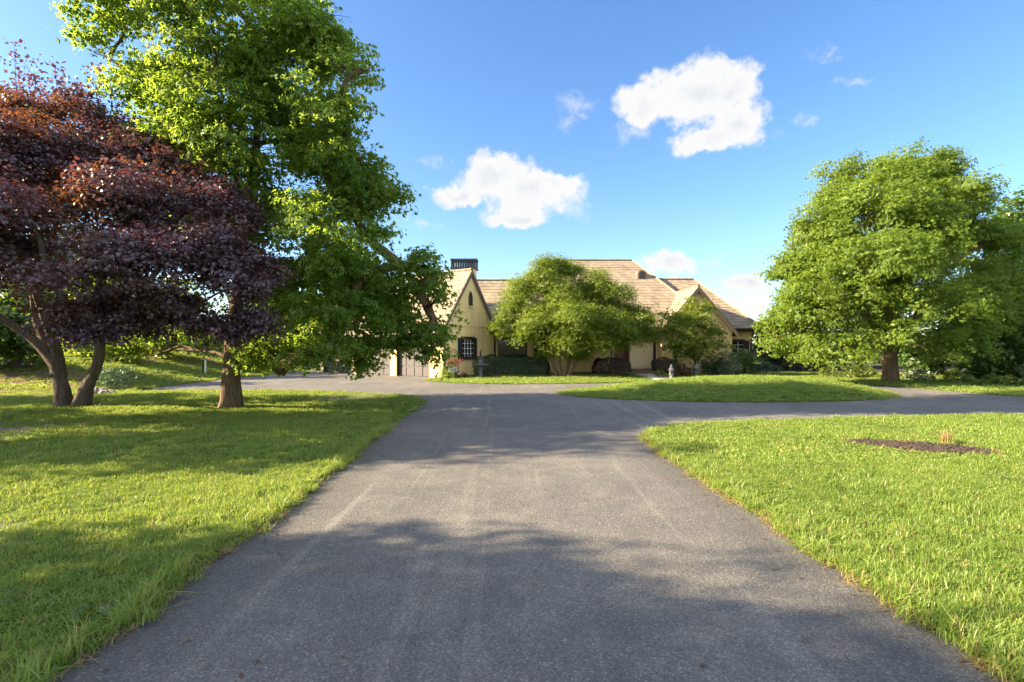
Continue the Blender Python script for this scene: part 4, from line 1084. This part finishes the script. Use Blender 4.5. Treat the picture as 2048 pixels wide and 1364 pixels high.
def hip(name, x0, x1, y0, y1, ze, rx0, rx1, ry, rz, seed):
    a, b, c_, d_ = [np.array(q, float) for q in ((x0,y0,ze),(x1,y0,ze),(rx1,ry,rz),(rx0,ry,rz))]
    e_, f_ = np.array((x1,y1,ze), float), np.array((x0,y1,ze), float)
    m = MB()
    tiles(m, a, b, c_, d_, seed=seed); tiles(m, b, e_, c_, c_+[0,1e-3,0], seed=seed+1)
    tiles(m, e_, f_, d_, c_, seed=seed+2); tiles(m, f_, a, d_, d_, seed=seed+3)
    ridge(m, d_+Zv*.05, c_+Zv*.05)
    for p, q in ((a, d_), (b, c_), (e_, c_), (f_, d_)): ridge(m, p+Zv*.06, q+Zv*.05, .075)
    o = m.build(name, M['tile'], house)
    k = MB()
    lo = -Zv*.05
    for q in ([a,b,c_,d_],[b,e_,c_],[e_,f_,d_,c_],[f_,a,d_]): k.poly([p+lo for p in q])
    k.poly([p+lo*1.6 for p in (f_, e_, b, a)])
    k.build('roof_deck', M['trim'], o)
    s = MB(); s.box(((x0+x1)/2, y0-.03, ze-.1), x1-x0+.06, .06, .2); s.box((x1+.03, (y0+y1)/2, ze-.1), .06, y1-y0-.1, .2)
    s.box((x0-.03, (y0+y1)/2, ze-.1), .06, y1-y0-.1, .2)
    s.build('fascia', M['trim'], o)
    g2 = MB(); g2.tube([(x0-.02, y0-.12, ze-.04), (x1+.05, y0-.12, ze-.04)], .075, 8); g2.build('gutter', M['trim'], o)
    return o
hip('link_roof', -4.2, 6.0, LY-.5, 40, 2.6, -2.6, 5.0, 35.2, 6.15, 31)
mr = hip('main_roof', -.3, 13.0, FY-1.2, 46.5, 2.85, 3.6, 9.1, 38.8, 8.1, 41)
hip('wing_roof', 7.0, 15.75, FY-.85, 42.4, 2.78, 9.5, 13.35, 37.6, 6.5, 51)
# front gable bay
BX, BH, BY, BE, BR = 11.35, 2.15, 31.4, 2.7, 5.25
bm_ = MB(); bm_.prism([(BX-BH,BY,0),(BX+BH,BY,0),(BX+BH,BY,BE),(BX,BY,BR-.05),(BX-BH,BY,BE)], (0,.3,0))
for s in (-1,1): bm_.box((BX+s*(BH-.15), BY+1.15, BE/2), .3, 1.7, BE)
bm_.build('bay_wall', M['stucco'], house)
br = MB(); bsl = (BR-BE)/BH; o_ = .3
el_, er_ = (BX-BH-o_, BE-o_*bsl), (BX+BH+o_, BE-o_*bsl)
y0_, y1_ = BY-.3, 37.0
tiles(br, (el_[0],y1_,el_[1]+.06), (el_[0],y0_,el_[1]+.06), (BX,y0_,BR+.06), (BX,y1_,BR+.06), seed=61)
tiles(br, (er_[0],y0_,er_[1]+.06), (er_[0],y1_,er_[1]+.06), (BX,y1_,BR+.06), (BX,y0_,BR+.06), seed=62)
ridge(br, (BX,y0_,BR+.09), (BX,y1_,BR+.09))
bro = br.build('bay_roof', M['tile'], house)
k = MB()
for (ex, ez) in (el_, er_): k.prism([(ex,y0_,ez),(ex,y1_,ez),(BX,y1_,BR),(BX,y0_,BR)], (0,0,-.06))
k.build('roof_deck', M['trim'], bro)
k = MB()
for (ex, ez) in (el_, er_):
    k.prism([(ex,y0_-.003,ez+.05),(BX,y0_-.003,BR+.08),(BX,y0_-.003,BR-.22),(ex,y0_-.003,ez-.2)], (0,-.05,0))
k.build('barge_board', M['rake'], bro)
# eyebrow vent on the main roof
vx, vy, vz = 9.3, 36.9, 6.4
vm = MB(); pts = [(-.36,-.4)]+[(-.36*math.cos(a), .36+.34*math.sin(a)) for a in np.linspace(0, math.pi, 12)]+[(.36,-.4)]
vm.prism([(vx+x, vy-.35, vz+z) for x, z in pts], (0,1.3,0)); vo = vm.build('roof_vent', surf('vent_terracotta', (.3,.17,.12), .8, .15, 5), house)
vm = MB(); vm.prism([(vx+x*.66, vy-.36, vz+.08+z*.75) for x, z in pts], (0,-.01,0)); vm.build('louvre', M['shutter'], vo)
# big dark casement of the linking wing
window((.03, LY, 1.42), (1,0,0), (0,-1,0), 1.75, 1.35, 2, 1, False, muntin='trim')
window((1.75, LY, 1.42), (1,0,0), (0,-1,0), .9, 1.35, 1, 1, False, muntin='trim')
window((14.4, FY-.35, 1.5), (1,0,0), (0,-1,0), .75, 1.0, 2, 4, (1,), sh=.32)
# front door with side light
dr = MB(); dr.box((7.0, FY-.3, 1.28), .98, .06, 2.0)
for zz, hh in ((.75,.7),(1.75,.9)):
    for s in (-1,1): dr.box((7.0+s*.23, FY-.335, zz), .36, .03, hh)
do = dr.build('front_door', M['door_wood'], house)
hd = MB(); hd.tube([(7.36,FY-.4,1.1),(7.36,FY-.42,1.4)], .02, 6); hd.build('handle', M['metal'], do)
sg = MB(); sg.box((6.43, FY-.32, 1.28), .14, .05, 2.0); sgo = sg.build('side_light', surf('pale_glass', (.3,.34,.38), .3, .1, 3), house)
df = MB()
for xx in (6.32, 7.53): df.box((xx, FY-.42, 1.2), .08, .16, 2.2)
df.box((6.92, FY-.42, 2.3), 1.12, .16, .08); df.build('door_frame', M['trim'], house)
pw = MB(); pw.box((8.95, FY-.84, 1.45), .16, .08, 2.9); pw.build('post', M['trim'], house)
st = MB(); st.box((7.6, 31.3, .07), 2.6, 2.2, .16); st.box((7.6, 31.65, .215), 2.0, 1.5, .13); st.build('front_step', M['brick'], house)
dp = MB(); dp.tube([(15.15,FY-1.0,2.55),(15.2,FY-.6,2.35),(15.2,FY-.45,2.2),(15.2,FY-.45,.05)], .055, 8); dp.build('downspout', M['trim'], house)

# walk
wk = MB(); n_ = 6
for i in range(n_):
    ya, yb = 25.25+(30.1-25.25)*i/n_+.01, 25.25+(30.1-25.25)*(i+1)/n_-.01
    wk.box((7.8, (ya+yb)/2, .02), 1.25, yb-ya, .08)
tag(wk.build('path', M['concrete'], bevel=.008), 'pale concrete walk from the loop to the front steps', None, kind='structure')

# ------------------------------------------------------------------ garden things
def lantern(x, y, label, seed):
    t = thing('stone_lantern', label, 'stone lantern', (x, y, .02), 'stone lanterns either side of the walk')
    b = MB(); b.lathe((x,y,.0), [(.13,0),(.13,.08),(.09,.1),(.08,.24),(.12,.27),(.13,.31)], 8); b.build('pedestal', M['stone'], t)
    l = MB(); l.box((x,y,.41), .15, .15, .2)
    lo = l.build('light_box', M['stone'], t)
    o = MB(); o.box((x,y-.076,.41), .08, .012, .13); o.build('opening', M['shutter'], lo)
    r_ = MB(); r_.lathe((x,y,.51), [(.155,0),(.15,.04),(.085,.14),(.045,.2),(.055,.24),(.03,.29),(.005,.31)], 8); r_.build('cap', M['stone'], t)
lantern(8.0, 25.7, 'weathered stone lantern at the near end of the walk', 1)
lantern(9.95, 27.6, 'weathered stone lantern farther back under the entry tree', 2)

fx, fy = -1.72, 27.9
t = thing('fountain', 'two tiered stone fountain with a small figure before the hedge', 'fountain', (fx, fy, .03))
b = MB(); b.lathe((fx,fy,0), [(.24,0),(.24,.07),(.12,.1),(.09,.3),(.11,.5),(.16,.6)], 16); b.build('pedestal', M['stone'], t, smooth=False)
b = MB(); b.lathe((fx,fy,.6), [(.12,0),(.4,.05),(.46,.11),(.47,.14),(.43,.14),(.36,.09),(.05,.07)], 24); b.build('lower_basin', M['stone'], t)
b = MB(); b.lathe((fx,fy,.67), [(.08,0),(.13,.1),(.14,.2),(.07,.3),(.06,.38)], 14); b.build('column', M['stone'], t)
b = MB(); b.lathe((fx,fy,1.04), [(.06,0),(.17,.04),(.21,.09),(.19,.09),(.05,.06)], 20); b.build('upper_basin', M['stone'], t)
b = MB(); b.tube([(fx,fy,1.08),(fx+.02,fy,1.2),(fx-.01,fy,1.3),(fx+.03,fy,1.42),(fx+.05,fy,1.56)], [.045,.05,.035,.04,.012], 10)
b.tube([(fx+.02,fy,1.38),(fx-.05,fy,1.34),(fx-.08,fy,1.27)], [.015,.014,.01], 6); b.build('figurine', M['iron'], t, smooth=True)

ux, uy = -3.15, 26.95
t = thing('urn', 'glazed blue grey urn planted with red leaves at the garage corner', 'urn', (ux, uy, .03))
b = MB(); b.lathe((ux,uy,.03), [(.15,0),(.15,.04),(.08,.09),(.14,.2),(.2,.36),(.17,.46),(.22,.52),(.21,.54),(.16,.5)], 20); b.build('pot', M['blue_pot'], t, smooth=True)
p = pf([(901,724,8,26.95),(912,726,8,26.95),(906,720,7,26.9),(920,722,6,27)], .7); rng = np.random.default_rng(5)
q, nn, d = crown_points(p, 420, rng, spray=8, L=.2, upw=.4, outw=.8, inner=.3, bottom=.9)
v, f = leaf_arrays(q, nn, .08*rng.uniform(.7,1.3,len(q)), rng, 'narrow')
np_mesh('plant', v, f, M['leaf_red'], t)

tr = MB()
def onwall(w_, z): return g_(-.2, w_, z)
for s in (-1,1):
    path = [onwall(.77+s*.4, .0), onwall(.77+s*.4, .9)] + [onwall(.77+s*.4*math.cos(a), .9+.66*math.sin(a)**1.2) for a in np.linspace(.2, math.pi/2, 7)]
    tr.tube(path, .013, 6)
    path = [onwall(.77+s*.13, .0), onwall(.77+s*.13, 1.0), onwall(.77+s*.22, 1.22), onwall(.77+s*.05, 1.45)]
    tr.tube(path, .010, 6)
for z in (.3, .65, .95): tr.tube([onwall(.37, z), onwall(1.17, z)], .010, 6)
tag(tr.build('trellis', M['iron']), 'pointed wrought iron garden trellis against the gable wall', 'trellis')

# hanging basket by the door, and the lantern on its post
hb = W(1215, 688, 31.6); t = thing('hanging_basket', 'hanging basket of reddish flowers left of the front door', 'hanging basket', hb)
b = MB(); b.lathe(hb+[0,0,-.12], [(.03,-.12),(.12,-.06),(.17,.05),(.16,.07)], 14); b.build('basket', M['iron'], t)
b = MB()
for a in (0, 2.1, 4.2): b.tube([hb+[.15*math.cos(a), .15*math.sin(a), -.06], hb+[0,0,.5]], .006, 5)
b.tube([hb+[0,0,.5], hb+[0,0,.95]], .006, 5); b.build('chain', M['iron'], t)
rng = np.random.default_rng(15); q, nn, d = crown_points([(hb+[0,0,0], (.2,.2,.16)), (hb+[.05,0,-.2], (.12,.12,.2))], 600, rng, spray=6, L=.12, bottom=.9)
v, f = leaf_arrays(q, nn, .06*rng.uniform(.7,1.3,len(q)), rng); np_mesh('flowers', v, f, M['leaf_red'], t)

lp = W(1351, 742, 29.6); lp[2] = 0
t = thing('lamp_post', 'dark lantern on a vine grown post right of the steps', 'lamp post', lp)
b = MB(); b.tube([lp, lp+[0,0,1.25]], .045, 8); b.build('post', M['wood'], t)
b = MB(); b.lathe(lp+[0,0,1.25], [(.06,0),(.09,.04),(.12,.28),(.14,.3),(.05,.4),(.01,.46)], 6); b.build('lantern', M['iron'], t)
rng = np.random.default_rng(16); q = np.stack([lp[0]+rng.normal(0,.09,500), lp[1]+rng.normal(0,.09,500), rng.uniform(.05,1.3,500)], 1)
v, f = leaf_arrays(q, rng.normal(size=(500,3)), .08*rng.uniform(.7,1.3,500), rng); np_mesh('vine', v, f, M['leaf_mid'], t)

# two posts and the bed on the bank, rocks by the bush
for i, (px, lab) in enumerate(((406.5, 'slim dark post on the left bank, left of a pale one'), (410.5, 'slim pale post on the left bank, right of a dark one'))):
    q = W(px, 748, 27.5); q[2] = float(hill(q[0], q[1])) - .1
    b = MB(); b.box(q+Zv*.4, .07, .07, .85); b.prism([q+Zv*.82+[-.035,-.035,0], q+Zv*.82+[.035,-.035,0], q+Zv*.86+[0,-.035,0]], (0,.07,0))
    tag(b.build('post', M['iron'] if i == 0 else M['white'], bevel=.006), lab, 'post', 'slim posts on the bank')
rng = np.random.default_rng(8)
for i, (px, py, s, lab) in enumerate(((192,788,.34,'larger brown rock at the foot of the bank bush'), (213,792,.26,'smaller flat rock right of the brown rock'))):
    q = W(px, py, 18.6); q[2] = .05
    bm2 = MB(); nphi, nth = 8, 12
    for a in range(nphi+1):
        for c_ in range(nth):
            ph = math.pi*a/nphi; th = 2*math.pi*c_/nth
            rr = s*(1+.16*math.sin(3*th+i)+.12*math.sin(2*ph+5*th)+rng.normal(0,.05))
            bm2.v.append(tuple(q+np.array([rr*math.sin(ph)*math.cos(th)*1.3, rr*math.sin(ph)*math.sin(th), rr*math.cos(ph)*.55])))
    for a in range(nphi):
        for c_ in range(nth):
            d_ = (c_+1) % nth; bm2.f.append((a*nth+c_, a*nth+d_, (a+1)*nth+d_, (a+1)*nth+c_))
    tag(bm2.build('rock', M['rock']), lab, 'rock')
def bed(poly, mat, label, hf, base=.045):
    o = sheet('mulch_bed', smooth_poly(poly), hf, mat, base, .06, .5, (-40, 25, 10, 45)); tag(o, label, None, kind='structure'); return o
bed([(-22,18.2),(-17.2,18.0),(-16.6,19.0),(-17.5,21.5),(-19,23),(-24,23)], M['redmulch'], 'reddish mulch bed under the dark trees at the far left', hill)
bed([(-22,27),(-18.5,28.5),(-17.2,32),(-16.5,36),(-18.5,37),(-21,32),(-24,29)], M['redmulch'], 'brown mulch bed along the top of the left bank', hill)
bed([(-3.1,27.6),(-2.9,26.9),(-2.3,26.9),(-1.2,27.4),(2.2,28.9),(2.2,31),(-1,31)], M['mulch'], 'dark mulch bed along the front of the house left of the walk', zero)
bed([(4.4,29.6),(6.9,29.6),(6.9,32),(4.4,32)], M['mulch'], 'dark mulch bed under the burgundy hedge', zero)
bed([(8.7,27.8),(11.5,28.0),(15.8,29.4),(17.5,32.3),(8.7,32.3)], M['mulch'], 'dark mulch bed under the shrubs right of the walk', zero)
bed([(16.5,27.6),(18.6,25.0),(20.4,22.6),(23,21.6),(40,23),(40,45),(17,45)], M['mulch'], 'dark leaf litter under the woodland on the right', zero)
